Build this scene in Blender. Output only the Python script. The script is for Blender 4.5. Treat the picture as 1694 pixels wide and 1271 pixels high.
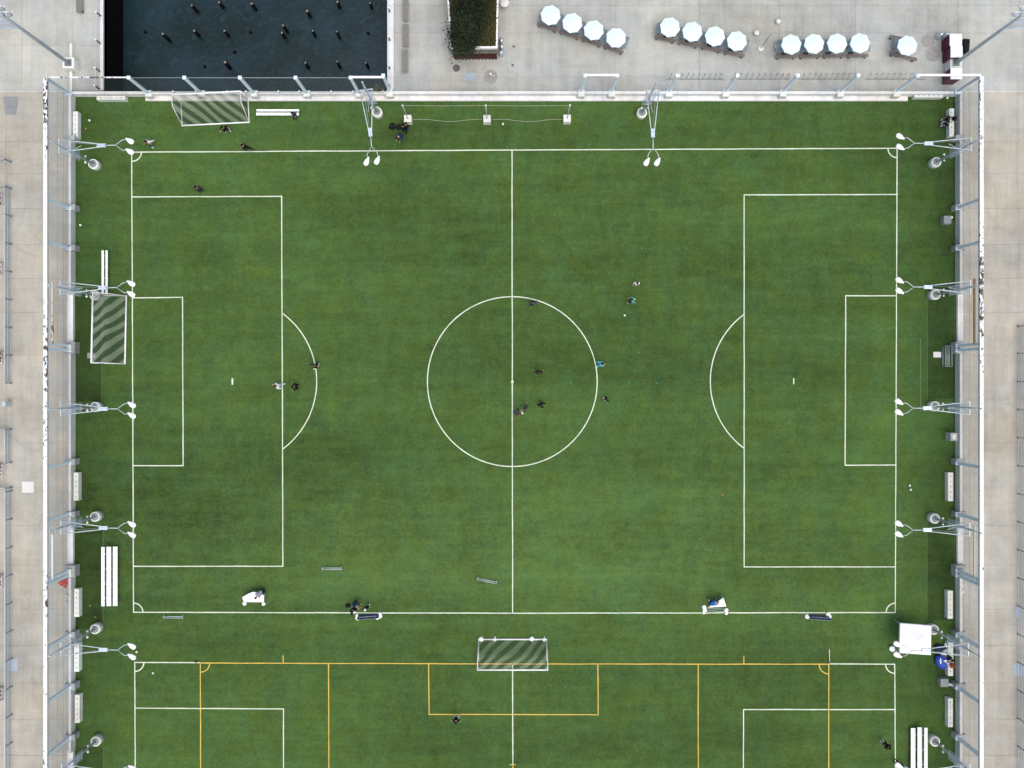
import bpy, bmesh, math, random
from mathutils import Vector, Matrix
R = math.radians
rnd = random.Random(7)
S = bpy.context.scene
COL = S.collection
for o in list(bpy.data.objects): bpy.data.objects.remove(o)

# ------------------------------------------------------------------ camera
HC = 84.0            # drone height in metres
KP = 15.36           # plan scale: pixels per metre of the survey grid used for laying out
CX, CY = 847.0, 635.5
cd = bpy.data.cameras.new('camera'); cam = bpy.data.objects.new('camera', cd); COL.objects.link(cam)
cam.location = (0, 0, HC); cam.rotation_euler = (0, 0, 0)
cd.sensor_width = 36; cd.lens = 36 * KP * HC / 1694.0
cd.clip_end = 6000; cd.clip_start = 0.5
S.camera = cam

# ------------------------------------------------------------------ world, sun, exposure
w = bpy.data.worlds.new('World'); S.world = w; w.use_nodes = True
nt = w.node_tree; nt.nodes.clear()
sky = nt.nodes.new('ShaderNodeTexSky'); sky.sky_type = 'NISHITA'; sky.sun_disc = False
SUN_EL, SUN_AZ = R(72), R(150)
sky.sun_elevation = SUN_EL; sky.sun_rotation = SUN_AZ
sky.air_density = 0.9; sky.dust_density = 5.0; sky.ozone_density = 1.3
bg = nt.nodes.new('ShaderNodeBackground'); bg.inputs['Strength'].default_value = 0.12
ow = nt.nodes.new('ShaderNodeOutputWorld')
nt.links.new(sky.outputs[0], bg.inputs[0]); nt.links.new(bg.outputs[0], ow.inputs[0])
sd = bpy.data.lights.new('sun', 'SUN'); sun = bpy.data.objects.new('sun', sd); COL.objects.link(sun)
sd.energy = 0.9; sd.angle = R(80); sd.color = (1.0, 0.985, 0.90)
dv = Vector((math.sin(SUN_AZ) * math.cos(SUN_EL), math.cos(SUN_AZ) * math.cos(SUN_EL), math.sin(SUN_EL)))
sun.rotation_euler = dv.to_track_quat('Z', 'Y').to_euler(); sun.location = (20, 20, 60)
S.view_settings.view_transform = 'Standard'; S.view_settings.look = 'None'
S.view_settings.gamma = 1; S.view_settings.exposure = 0.60; S.view_settings.use_curve_mapping = False
S.cycles.transparent_max_bounces = 24

# ------------------------------------------------------------------ layout helpers
def G(px, py, z=0.0):
    """plan point seen at survey pixel (px,py) for a point at height z"""
    f = (HC - z) / HC / KP
    return Vector(((px - CX) * f, -(py - CY) * f, z))

def wloc(o):
    v = Vector((0, 0, 0))
    while o is not None:
        v = v + Vector(o.location); o = o.parent
    return v

class MB:
    def __init__(s): s.v = []; s.f = []; s.sm = []
    def add(s, vs, fs, smooth=False):
        n = len(s.v); s.v += [tuple(v) for v in vs]
        s.f += [tuple(i + n for i in f) for f in fs]; s.sm += [smooth] * len(fs)
        return s
    def box(s, c, d, rz=0.0, taper=1.0):
        x, y, z = [q / 2 for q in d]; cr, sr = math.cos(rz), math.sin(rz); vs = []
        for k, t in ((-z, 1.0), (z, taper)):
            for a, b in ((-x, -y), (x, -y), (x, y), (-x, y)):
                a *= t; b *= t
                vs.append((c[0] + a * cr - b * sr, c[1] + a * sr + b * cr, c[2] + k))
        return s.add(vs, [(3, 2, 1, 0), (4, 5, 6, 7), (0, 1, 5, 4), (1, 2, 6, 5), (2, 3, 7, 6), (3, 0, 4, 7)])
    def box2(s, x0, y0, x1, y1, z0, z1):
        return s.box(((x0 + x1) / 2, (y0 + y1) / 2, (z0 + z1) / 2), (abs(x1 - x0), abs(y1 - y0), z1 - z0))
    def beam(s, p, q, wd, h, up=(0, 0, 1)):
        p = Vector(p); q = Vector(q); d = (q - p).normalized(); u = Vector(up)
        if abs(d.dot(u)) > .98: u = Vector((0, 1, 0))
        a = d.cross(u).normalized(); b = a.cross(d).normalized(); vs = []
        for e in (p, q):
            for i, j in ((-1, -1), (1, -1), (1, 1), (-1, 1)): vs.append(e + a * i * wd / 2 + b * j * h / 2)
        return s.add(vs, [(3, 2, 1, 0), (4, 5, 6, 7), (0, 1, 5, 4), (1, 2, 6, 5), (2, 3, 7, 6), (3, 0, 4, 7)])
    def tube(s, pts, r, n=6):
        pts = [Vector(p) for p in pts]; rs = r if isinstance(r, (list, tuple)) else [r] * len(pts)
        base = []; m = len(pts)
        for i, p in enumerate(pts):
            d = (pts[min(i + 1, m - 1)] - pts[max(i - 1, 0)]).normalized()
            u = Vector((0, 0, 1)) if abs(d.z) < .9 else Vector((0, 1, 0))
            a = d.cross(u).normalized(); b = a.cross(d)
            for k in range(n):
                t = 2 * math.pi * k / n; base.append(p + (a * math.cos(t) + b * math.sin(t)) * rs[i])
        fs = [(i * n + k, i * n + (k + 1) % n, (i + 1) * n + (k + 1) % n, (i + 1) * n + k) for i in range(m - 1) for k in range(n)]
        fs += [tuple(range(n - 1, -1, -1)), tuple(range((m - 1) * n, m * n))]
        return s.add(base, fs, True)
    def lathe(s, c, prof, n=16, sx=1.0, sy=1.0, smooth=True):
        vs = []
        for r, z in prof:
            for k in range(n):
                t = 2 * math.pi * k / n; vs.append((c[0] + r * sx * math.cos(t), c[1] + r * sy * math.sin(t), c[2] + z))
        m = len(prof)
        fs = [(i * n + k, i * n + (k + 1) % n, (i + 1) * n + (k + 1) % n, (i + 1) * n + k) for i in range(m - 1) for k in range(n)]
        fs += [tuple(range(n - 1, -1, -1)), tuple(range((m - 1) * n, m * n))]
        return s.add(vs, fs, smooth)
    def prism(s, poly, z0, z1):
        """poly: xy points anticlockwise; z1 may be a list"""
        n = len(poly); t = z1 if isinstance(z1, (list, tuple)) else [z1] * n
        b = z0 if isinstance(z0, (list, tuple)) else [z0] * n
        vs = [(p[0], p[1], b[i]) for i, p in enumerate(poly)] + [(p[0], p[1], t[i]) for i, p in enumerate(poly)]
        fs = [tuple(range(n - 1, -1, -1)), tuple(range(n, 2 * n))] + [(i, (i + 1) % n, n + (i + 1) % n, n + i) for i in range(n)]
        return s.add(vs, fs)
    def build(s, name, mat, parent=None, origin=None):
        me = bpy.data.meshes.new(name)
        off = Vector(origin) if origin is not None else (wloc(parent) if parent else Vector((0, 0, 0)))
        me.from_pydata([tuple(Vector(v) - off) for v in s.v], [], s.f)
        me.polygons.foreach_set('use_smooth', s.sm)
        me.materials.append(mat); me.update()
        o = bpy.data.objects.new(name, me); COL.objects.link(o)
        if parent: o.parent = parent
        elif origin is not None: o.location = off
        return o

def tag(o, label, cat, group=None):
    o['label'] = label; o['category'] = cat
    if group: o['group'] = group
    return o
def empty(name, loc, label, cat, group=None, rz=0.0):
    o = bpy.data.objects.new(name, None); COL.objects.link(o); o.empty_display_size = .3
    o.location = loc; o.rotation_euler = (0, 0, rz)
    return tag(o, label, cat, group)
def struct(o): o['kind'] = 'structure'; return o
def copytree(o, parent=None):
    c = o.copy(); COL.objects.link(c); c.parent = parent
    for ch in list(o.children): copytree(ch, c)
    return c
def inst(proto, used, loc, rz, label, cat, group=None):
    """first call uses the prototype itself, later calls copy it"""
    o = proto if not used else copytree(proto)
    o.location = loc; o.rotation_euler = (0, 0, rz); o['label'] = label; o['category'] = cat
    if group: o['group'] = group
    return o
ORD = ['first', 'second', 'third', 'fourth', 'fifth', 'sixth', 'seventh', 'eighth', 'ninth', 'tenth', 'eleventh', 'twelfth', 'thirteenth']

# ------------------------------------------------------------------ materials
def new_mat(name):
    m = bpy.data.materials.new(name); m.use_nodes = True
    n = m.node_tree; b = n.nodes['Principled BSDF']
    return m, n, b
def nd(n, t, **kw):
    x = n.nodes.new(t)
    for k, v in kw.items():
        if k in x.inputs: x.inputs[k].default_value = v
        else: setattr(x, k, v)
    return x
def mixc(n, fac, a, b, mode='MIX'):
    x = n.nodes.new('ShaderNodeMix'); x.data_type = 'RGBA'; x.blend_type = mode
    for i, v in ((0, fac), (6, a), (7, b)):
        if isinstance(v, bpy.types.NodeSocket): n.links.new(v, x.inputs[i])
        elif i == 0: x.inputs[0].default_value = v
        else: x.inputs[i].default_value = (*v, 1)
    return x.outputs[2]
def pos(n, sc=(1, 1, 1)):
    g = n.nodes.new('ShaderNodeNewGeometry'); mp = n.nodes.new('ShaderNodeMapping')
    mp.inputs['Scale'].default_value = sc; n.links.new(g.outputs['Position'], mp.inputs[0]); return mp.outputs[0]
def noise(n, vec, scale, detail=4, rough=.55, dist=0.0):
    x = nd(n, 'ShaderNodeTexNoise', Scale=scale, Detail=detail, Roughness=rough, Distortion=dist)
    n.links.new(vec, x.inputs['Vector']); return x.outputs['Fac']
def ramp(n, fac, a, b, lo=0.0, hi=1.0):
    x = n.nodes.new('ShaderNodeMapRange'); x.inputs[1].default_value = a; x.inputs[2].default_value = b
    x.inputs[3].default_value = lo; x.inputs[4].default_value = hi; n.links.new(fac, x.inputs[0]); return x.outputs[0]
def math_(n, op, a, b):
    x = n.nodes.new('ShaderNodeMath'); x.operation = op
    for i, v in enumerate((a, b)):
        if isinstance(v, bpy.types.NodeSocket): n.links.new(v, x.inputs[i])
        else: x.inputs[i].default_value = v
    return x.outputs[0]

def M(name, col, rough=.7, metal=0.0, var=.25, scale=2.5, fine=14.0, rand=0.0):
    m, n, b = new_mat(name)
    p = pos(n); f1 = noise(n, p, scale); f2 = noise(n, p, fine, 2)
    f = math_(n, 'ADD', math_(n, 'MULTIPLY', f1, .65), math_(n, 'MULTIPLY', f2, .35))
    k = ramp(n, f, .25, .75)
    lo = tuple(c * (1 - var) for c in col); hi = tuple(min(1, c * (1 + var * .6)) for c in col)
    c = mixc(n, k, lo, hi)
    if rand:
        oi = n.nodes.new('ShaderNodeObjectInfo')
        r = ramp(n, oi.outputs['Random'], 0, 1, 1 - rand, 1 + rand)
        hs = n.nodes.new('ShaderNodeHueSaturation'); n.links.new(r, hs.inputs['Value']); n.links.new(c, hs.inputs['Color']); c = hs.outputs[0]
    n.links.new(c, b.inputs['Base Color']); b.inputs['Roughness'].default_value = rough; b.inputs['Metallic'].default_value = metal
    return m

def vmul(n, base, terms, hue=None, clampv=(.35, 1.9)):
    """base colour times 1 + sum(weight * (noise - .5))"""
    acc = None
    for f, wgt in terms:
        t = math_(n, 'MULTIPLY', math_(n, 'SUBTRACT', f, .5), wgt); acc = t if acc is None else math_(n, 'ADD', acc, t)
    acc = math_(n, 'MAXIMUM', math_(n, 'ADD', acc, 1.0), clampv[0]); acc = math_(n, 'MINIMUM', acc, clampv[1])
    vm = n.nodes.new('ShaderNodeVectorMath'); vm.operation = 'SCALE'
    if isinstance(base, bpy.types.NodeSocket): n.links.new(base, vm.inputs[0])
    else: vm.inputs[0].default_value = base
    n.links.new(acc, vm.inputs['Scale']); return vm.outputs[0]

def concrete(name, col, rand=.035, amt=1.0):
    m, n, b = new_mat(name)
    p = pos(n)
    tint = ramp(n, noise(n, p, .12, 5, .6, .6), .38, .62)
    c = mixc(n, tint, tuple(v * q for v, q in zip(col, (.95, .98, 1.02))), tuple(v * q for v, q in zip(col, (1.04, 1.01, .97))))
    fin = noise(n, p, 5.5, 4, .7)
    c = vmul(n, c, ((noise(n, p, .09, 4, .6, .4), .8 * amt), (noise(n, p, .5, 6, .65), .55 * amt), (noise(n, pos(n, (1.3, .1, 1)), 1.0, 5, .7), .5 * amt), (noise(n, pos(n, (.12, 1.5, 1)), 1.0, 4, .6), .22 * amt), (fin, .5 * amt)))
    st = ramp(n, noise(n, p, .2, 6, .72, 1.2), .54, .70, 0, .42 * amt)
    c = mixc(n, st, c, tuple(v * q for v, q in zip(col, (.60, .62, .66))))
    sp = ramp(n, noise(n, p, 1.3, 6, .78, .6), .63, .70, 0, .45 * amt)
    c = mixc(n, sp, c, tuple(v * .55 for v in col))
    lt = ramp(n, noise(n, pos(n, (.9, .5, 3)), 1.1, 6, .72, 1.0), .60, .72, 0, .4 * amt)
    c = mixc(n, lt, c, tuple(min(.8, v * 1.25) for v in col))
    oi = n.nodes.new('ShaderNodeObjectInfo'); hs = n.nodes.new('ShaderNodeHueSaturation')
    n.links.new(ramp(n, oi.outputs['Random'], 0, 1, 1 - rand, 1 + rand), hs.inputs['Value']); n.links.new(c, hs.inputs['Color'])
    n.links.new(hs.outputs[0], b.inputs['Base Color']); b.inputs['Roughness'].default_value = .88
    bp = nd(n, 'ShaderNodeBump', Strength=.25, Distance=.02); n.links.new(fin, bp.inputs['Height']); n.links.new(bp.outputs[0], b.inputs['Normal'])
    return m

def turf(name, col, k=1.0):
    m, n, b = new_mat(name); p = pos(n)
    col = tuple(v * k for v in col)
    hue = ramp(n, noise(n, p, .28, 6, .7, .8), .36, .64)
    c = mixc(n, hue, tuple(v * q for v, q in zip(col, (1.10, .99, .80))), tuple(v * q for v, q in zip(col, (.97, 1.02, 1.18))))
    c = vmul(n, c, ((noise(n, p, .035, 3, .5, .3), .8), (noise(n, p, .30, 6, .68, .5), .6), (noise(n, p, .9, 6, .72, .8), .8), (noise(n, pos(n, (.9, .3, 1)), 1.0, 6, .7), .5),
                    (noise(n, pos(n, (.14, 1.1, 1)), 1.0, 5, .65), .65), (noise(n, pos(n, (.012, .16, 1)), 1.0, 3, .5), .8), (noise(n, p, 3.2, 5, .75), 1.2)))
    scf = ramp(n, noise(n, p, .8, 6, .78, 1.4), .62, .76, 0, .4)
    c = mixc(n, scf, c, tuple(v * q for v, q in zip(col, (1.5, 1.35, 1.45))))
    drk = ramp(n, noise(n, pos(n, (.8, 1.1, 7)), 1.0, 6, .75, 1.4), .62, .74, 0, .35)
    c = mixc(n, drk, c, tuple(v * .68 for v in col))
    # wear: scuffed paler turf in front of the lower touchline; wall shade painted into the darker side margins
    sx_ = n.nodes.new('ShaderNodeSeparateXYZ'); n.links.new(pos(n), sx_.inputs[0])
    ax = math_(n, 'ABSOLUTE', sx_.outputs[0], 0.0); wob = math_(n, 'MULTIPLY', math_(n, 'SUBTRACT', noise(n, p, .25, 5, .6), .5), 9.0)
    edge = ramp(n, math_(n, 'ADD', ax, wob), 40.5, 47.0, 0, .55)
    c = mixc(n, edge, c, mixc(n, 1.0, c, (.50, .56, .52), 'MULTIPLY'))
    dy = math_(n, 'ABSOLUTE', math_(n, 'ADD', sx_.outputs[1], 18.5), 0.0)
    w1 = ramp(n, math_(n, 'ADD', dy, wob), 3.0, 10.5, 1, 0); w2 = ramp(n, math_(n, 'ADD', ax, wob), 18.0, 42.0, 1, .35)
    c = mixc(n, math_(n, 'MULTIPLY', math_(n, 'MULTIPLY', w1, w2), .75), c, mixc(n, 1.0, c, (1.28, 1.22, 1.30), 'MULTIPLY'))
    # roll seams
    sm = math_(n, 'ABSOLUTE', math_(n, 'SUBTRACT', math_(n, 'FRACT', math_(n, 'DIVIDE', sx_.outputs[1], 3.66), 0), .5), 0)
    sm = ramp(n, sm, .008, .022, .30, 0); sm = math_(n, 'MULTIPLY', sm, ramp(n, noise(n, p, .3, 3), .42, .6))
    c = mixc(n, sm, c, tuple(v * .7 for v in col))
    n.links.new(c, b.inputs['Base Color']); b.inputs['Roughness'].default_value = .95
    b.inputs['Specular IOR Level'].default_value = .15
    bp = nd(n, 'ShaderNodeBump', Strength=.5, Distance=.03); n.links.new(noise(n, p, 22, 2), bp.inputs['Height']); n.links.new(bp.outputs[0], b.inputs['Normal'])
    return m

def chipped(name, col, rust, thr=.62, hv=.1):
    """painted steel with chips of rust that come in clusters"""
    m, n, b = new_mat(name); p = pos(n)
    cl = ramp(n, noise(n, pos(n, (.3, .11, .3)), 1.0, 3, .5), .45, .68, -hv, hv)
    sp = noise(n, pos(n, (1.6, .9, 1.2)), 2.6, 5, .7)
    k = ramp(n, math_(n, 'ADD', sp, cl), thr, thr + .02)
    base = mixc(n, ramp(n, noise(n, p, 2.2, 5), .3, .7), tuple(v * .9 for v in col), col)
    c = mixc(n, k, base, mixc(n, noise(n, p, 6, 3), tuple(v * .5 for v in rust), rust))
    n.links.new(c, b.inputs['Base Color']); b.inputs['Roughness'].default_value = .5
    return m

def meshmat(name, col, alpha, wave=False):
    m, n, b = new_mat(name)
    b.inputs['Base Color'].default_value = (*col, 1); b.inputs['Roughness'].default_value = .8
    tr = n.nodes.new('ShaderNodeBsdfTransparent'); mx = n.nodes.new('ShaderNodeMixShader')
    out = n.nodes['Material Output']
    n.links.new(tr.outputs[0], mx.inputs[1]); n.links.new(b.outputs[0], mx.inputs[2]); n.links.new(mx.outputs[0], out.inputs[0])
    if wave:   # moire bands: pale where the doubled net lies denser, shadow between painted dark
        tc = n.nodes.new('ShaderNodeTexCoord'); mp = n.nodes.new('ShaderNodeMapping'); n.links.new(tc.outputs['Object'], mp.inputs[0])
        wv = nd(n, 'ShaderNodeTexWave', Scale=.37, Distortion=4.2, Detail=1.5); wv.inputs['Detail Scale'].default_value = .55
        mp.inputs['Rotation'].default_value = (0, 0, wave); mp.inputs['Scale'].default_value = (1, 1, .2)
        n.links.new(mp.outputs[0], wv.inputs['Vector'])
        bf = ramp(n, wv.outputs['Fac'], .40, .60)
        n.links.new(mixc(n, bf, (.035, .065, .05), col), b.inputs['Base Color']); mx.inputs[0].default_value = alpha
    else: mx.inputs[0].default_value = alpha
    return m

C_TURF = (.0535, .104, .0262)
MT = dict(
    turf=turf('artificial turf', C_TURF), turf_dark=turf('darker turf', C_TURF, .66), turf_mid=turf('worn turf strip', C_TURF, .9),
    slab_warm=concrete('warm pier concrete', (.380, .364, .308)), slab_cool=concrete('pale pier concrete', (.385, .395, .362)),
    deck=concrete('deck joint concrete', (.30, .285, .26), 0),
    wall=concrete('cast wall concrete', (.52, .53, .50), .05), coping=concrete('pale kerb concrete', (.66, .66, .64), .03),
    block=concrete('grey buttress concrete', (.31, .325, .315), .12), pale=concrete('pale block concrete', (.66, .68, .62), .04),
    dark=M('seawall in painted shade', (.002, .0022, .0025), 1.0), white=M('white paint', (.85, .86, .85), .5, var=.06),  # dark: under-pier shade put into the seawall colour
    beam=chipped('chipped white steel', (.82, .88, .92), (.07, .04, .032), .548, .10),
    beam_blue=M('pale blue steel', (.50, .58, .64), .45, var=.15), post=chipped('pale blue chipped steel', (.72, .83, .90), (.14, .10, .09), .70, .04),
    rusty=chipped('rusty painted pipe', (.75, .68, .55), (.34, .15, .05), .5, .12), brown=M('brown rusted pipe', (.36, .20, .11), .8),
    steel=M('galvanised steel', (.50, .57, .62), .45, .3, var=.2), lightsteel=M('pale galvanised arm', (.54, .61, .63), .4, .15),
    greysteel=M('dull grey steel', (.19, .215, .23), .55, .3), line=M('white line paint', (.66, .74, .58), .9, var=.35, scale=.9, fine=7),
    yellow=M('yellow line paint', (.64, .44, .08), .9, var=.35, scale=.9, fine=7),
    net=meshmat('safety netting', (.35, .40, .45), .20), net_top=meshmat('fine safety netting', (.2, .25, .27), .10),
    infill=meshmat('railing mesh', (.24, .29, .32), .42), lattice=M('lattice steel', (.55, .65, .76), .45, .3),
    canopy=M('pale blue parasol cloth', (.66, .80, .86), .75, var=.05, rand=.03), tent=M('white tent cloth', (.88, .88, .89), .7, var=.03),
    wood=M('weathered grey wood', (.215, .20, .19), .85, var=.35, scale=6), woodbrown=M('brown bench wood', (.20, .165, .15), .8, var=.4, scale=6),
    darktable=M('dark grey table wood', (.21, .255, .28), .75, var=.3, scale=5), black=M('black fabric', (.012, .014, .016), .85),
    navy=M('navy fabric', (.02, .035, .075), .8), blue=M('royal blue fabric', (.015, .06, .42), .55), red=M('dark red fabric', (.26, .012, .03), .5),
    maroon=M('maroon tablecloth', (.115, .018, .045), .75, var=.3), redslat=M('dark red slats', (.085, .014, .013), .7),
    bannerblue=M('dark blue banner', (.03, .065, .14), .6), sand=M('white sandbag', (.82, .86, .78), .8, var=.08),
    rubber=M('dark metal', (.05, .055, .06), .6), silver=M('silver metal', (.6, .66, .70), .3, .7),
    pile=M('old timber pile', (.004, .0035, .003), 1.0), piletop=M('guano on pile top', (.26, .25, .20), .9, var=.7, scale=9),
    soil=M('planting soil', (.045, .04, .02), .95), leaf=M('dark evergreen leaves', (.026, .038, .019), .7, var=.5, scale=1.6, rand=.1),
    grassy=M('olive grasses', (.085, .088, .034), .9, var=.55, scale=1.8), bark=M('bark', (.06, .045, .035), .9),
    dry=M('dry reed', (.28, .20, .09), .9), seam=M('pale seam tape', (.085, .135, .062), .9), mossy=M('mossy grey concrete', (.19, .195, .15), .9, var=.5), manhole=M('iron manhole', (.12, .11, .105), .8), bluepaint=M('faded blue paint', (.36, .43, .48), .9, var=.3, scale=5),
    stain=M('dark wet stain', (.30, .30, .28), .6, var=.4), pad=M('grey pad', (.24, .26, .26), .9), whitepad=M('white pad', (.66, .65, .62), .9, var=.1),
    teal=M('teal cone', (.03, .28, .22), .6), orange=M('orange cone', (.55, .2, .06), .6), ballw=M('white ball', (.82, .82, .72), .5),
    scarlet=M('red plastic', (.75, .05, .03), .5), rope=M('pale rope', (.45, .50, .34), .9),
    tan=M('tan deck boards', (.42, .33, .25), .9, var=.2), leafbrown=M('dry brown leaves', (.14, .05, .03), .9, var=.5, scale=8),
)
MT['goalnet'] = {a: meshmat('goal netting ' + k, (.34, .40, .30), .36, a) for a, k in ((R(52), 'leaning right'), (R(-52), 'leaning left'))}

for k_ in ('black', 'navy', 'pile', 'dark', 'leaf', 'grassy'): MT[k_].node_tree.nodes['Principled BSDF'].inputs['Specular IOR Level'].default_value = .1
# water
m, n, b = new_mat('harbour water'); p = pos(n)
f = ramp(n, noise(n, p, .11, 6, .65, .8), .38, .62)
st = ramp(n, noise(n, pos(n, (1, 1.4, 1)), .55, 7, .75, 2.2), .50, .76, 0, .7)
c = mixc(n, f, (.0055, .0165, .016), (.012, .030, .040)); c = mixc(n, st, c, (.030, .062, .078))
n.links.new(c, b.inputs['Base Color']); b.inputs['Roughness'].default_value = .22; b.inputs['Specular IOR Level'].default_value = .35
bp = nd(n, 'ShaderNodeBump', Strength=.35, Distance=.08); n.links.new(noise(n, p, 1.6, 7, .65, .8), bp.inputs['Height']); n.links.new(bp.outputs[0], b.inputs['Normal'])
MT['water'] = m

# ================================================================== STRUCTURE
WZ = -4.3
wm = MB(); wm.add([(-2500, -2500, WZ), (2500, -2500, WZ), (2500, 2500, WZ), (-2500, 2500, WZ)], [(0, 1, 2, 3)])
struct(wm.build('water', MT['water']))

# plan edges (survey pixels at ground level)
BL, BR, BB = 172, 641, 155           # basin left, right, bottom
XW, XE, YN, YS = -460, 2160, -420, 1750
deck = MB()
def rect(mb, x0, y0, x1, y1, z0, z1):
    a = G(x0, y1); c_ = G(x1, y0); mb.box2(a.x, a.y, c_.x, c_.y, z0, z1)
rect(deck, XW, YN, BL, BB, -.8, -.05); rect(deck, BR, YN, XE, BB, -.8, -.05); rect(deck, XW, BB, XE, YS, -.8, -.05)
dk = struct(deck.build('pier_deck', MT['deck']))
# seawalls below the deck edges (near black colour stands in for the shade under the open pier)
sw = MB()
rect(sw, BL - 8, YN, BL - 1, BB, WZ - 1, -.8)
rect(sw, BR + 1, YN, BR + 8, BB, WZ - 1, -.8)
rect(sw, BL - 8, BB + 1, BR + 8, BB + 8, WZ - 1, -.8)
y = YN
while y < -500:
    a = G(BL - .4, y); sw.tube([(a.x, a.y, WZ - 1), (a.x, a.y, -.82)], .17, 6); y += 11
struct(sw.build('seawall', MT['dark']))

slab_cache = {}
def slabs(x_edges, y_edges, mat, jitter=0.0):
    gap = .02
    for i in range(len(x_edges) - 1):
        for j in range(len(y_edges) - 1):
            a = G(x_edges[i], y_edges[j + 1]); c_ = G(x_edges[i + 1], y_edges[j])
            q = MB(); dz = rnd.uniform(-.004, .004)
            q.box2(a.x + gap / 2, a.y + gap / 2, c_.x - gap / 2, c_.y - gap / 2, -.046, 0 + dz)
            q.build('concrete_slab', mat, dk)
YR = [152, 235, 287, 345, 405, 461, 517, 588, 660, 733, 806, 870, 935, 1008, 1068, 1130, 1190, 1250, 1330, 1410]
slabs([-260, -120, 10.5, 116.5], YR, MT['slab_warm'])
slabs([1590, 1684, 1815, 1960], YR, MT['slab_warm'])
slabs([-260, -120, 36, 119.5, 166.5], [-250, -120, -20, 75, 150.5], MT['slab_cool'])
slabs([652, 745, 880, 1018, 1157, 1290, 1415, 1585, 1700, 1850, 1960], [-250, -120, 9, 55, 150.5], MT['slab_cool'])
ex = MB(); rect(ex, XW, YN, -261, YS, -.046, 0); rect(ex, 1961, YN, XE, YS, -.046, 0)
rect(ex, -260, YN, 166, -251, -.046, 0); rect(ex, 652, YN, 1960, -251, -.046, 0); rect(ex, -260, 1411, 116, YS, -.046, 0); rect(ex, 1590, 1411, 1960, YS, -.046, 0)
struct(ex.build('pavement', MT['slab_warm']))
# strip under / beside the top wall and pale threshold lines
tl = MB(); rect(tl, -260, 150.9, 113, 151.9, -.046, .05)
tr_ = MB(); rect(tr_, 1592, 150.9, 1960, 151.9, -.046, .05)

# turf
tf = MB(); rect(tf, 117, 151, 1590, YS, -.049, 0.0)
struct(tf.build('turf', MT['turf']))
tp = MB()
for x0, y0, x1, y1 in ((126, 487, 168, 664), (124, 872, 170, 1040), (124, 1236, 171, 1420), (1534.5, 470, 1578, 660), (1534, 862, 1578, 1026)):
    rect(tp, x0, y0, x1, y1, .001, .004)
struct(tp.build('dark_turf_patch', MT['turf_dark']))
tq = MB()
for x0, y0, x1, y1 in ((168, 487, 168.8, 664), (170, 872, 171, 1040), (171, 1236, 172, 1420), (1533.8, 470, 1534.5, 660), (1533.2, 862, 1534, 1026), (1522, 560, 1524, 680)):
    rect(tq, x0, y0, x1, y1, .001, .006)
struct(tq.build('turf_seam', MT['seam']))

# pitch markings
LW = .11
LN = {'h': MB(), 'v': MB(), 'a': MB(), 'yh': MB(), 'yv': MB(), 'ya': MB()}
def seg(key, x0, y0, x1, y1, z, wd=LW):
    a = G(x0, y0); c_ = G(x1, y1); d = (c_ - a).normalized(); nrm = Vector((-d.y, d.x, 0)) * wd / 2; e = d * wd / 2
    a -= e; c_ += e; N = max(1, int((c_ - a).length / 2.2)); prev = None; vs = []; fs = []
    for i in range(N + 1):
        q = a.lerp(c_, i / N); ww = rnd.uniform(.86, 1.1)
        if 0 < i < N: q = q + nrm * rnd.uniform(-.22, .22)
        vs += [(q.x + nrm.x * ww, q.y + nrm.y * ww, z), (q.x - nrm.x * ww, q.y - nrm.y * ww, z)]
        if i: k = 2 * i; fs.append((k - 2, k - 1, k + 1, k))
    LN[key].add(vs, fs)
def arc(key, cx, cy, r, a0, a1, z, wd=LW):
    N = max(8, int(abs(a1 - a0) / 4)); vs = []; fs = []; w2 = wd / 2 * KP
    for i in range(N + 1):
        t = R(a0 + (a1 - a0) * i / N)
        for rr in (r + w2, r - w2):
            q = G(cx + rr * math.cos(t), cy - rr * math.sin(t)); vs.append((q.x, q.y, z))
        if i: k = 2 * i; fs.append((k - 2, k - 1, k + 1, k))
    LN[key].add(vs, fs)
h, v = .006, .009
for s_ in ((218, 252, 847, 248.5), (847, 248.5, 1484, 245.5), (221, 1013, 847, 1014.7), (847, 1014.7, 1481, 1013.5), (218, 326, 466, 325), (221, 937, 468, 937),
           (220, 493, 302, 492), (220, 770.5, 303, 770.5), (1231, 322.5, 1484, 322), (1231, 938, 1481, 938), (1399, 489.5, 1483, 489.5), (1398, 770, 1481.5, 769.5),
           (223, 1096, 330, 1096.5), (1373, 1098.5, 1480, 1099), (224, 1171.5, 469, 1173), (1230, 1174, 1481, 1174)): seg('h', *s_, h)
for s_ in ((218, 252, 221, 1013), (1484, 245.5, 1481, 1013.5), (847, 248.5, 848, 1014.7), (466, 325, 468, 937), (302, 492, 303, 770.5), (1231, 322.5, 1231, 938),
           (1399, 489.5, 1398, 770), (223, 1096, 224.5, 1400), (1480, 1099, 1482, 1400), (469, 1173, 469, 1400), (1230, 1174, 1229.5, 1400), (848, 1101, 848.5, 1263)): seg('v', *s_, v)
arc('a', 847.5, 631.5, 140.5, 0, 360, .012)
arc('a', 384, 631, 140, -53.0, 53.0, .012); arc('a', 1313, 631, 138, 126.5, 233.5, .012)
for cx, cy, a0 in ((219, 252, -90), (1484, 246, 180), (221.5, 1013, 0), (1481, 1013, 90), (223, 1096, -90), (1480, 1099, 180)): arc('a', cx, cy, 15, a0, a0 + 90, .012, .12)
seg('v', 384.5, 627.5, 384.5, 635, .012, .2); seg('v', 1313, 627, 1313, 635, .012, .12)
c_ = G(847.6, 632); LN['a'].lathe((c_.x, c_.y, .014), [(.16, 0), (.15, .001)], 12)
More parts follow.
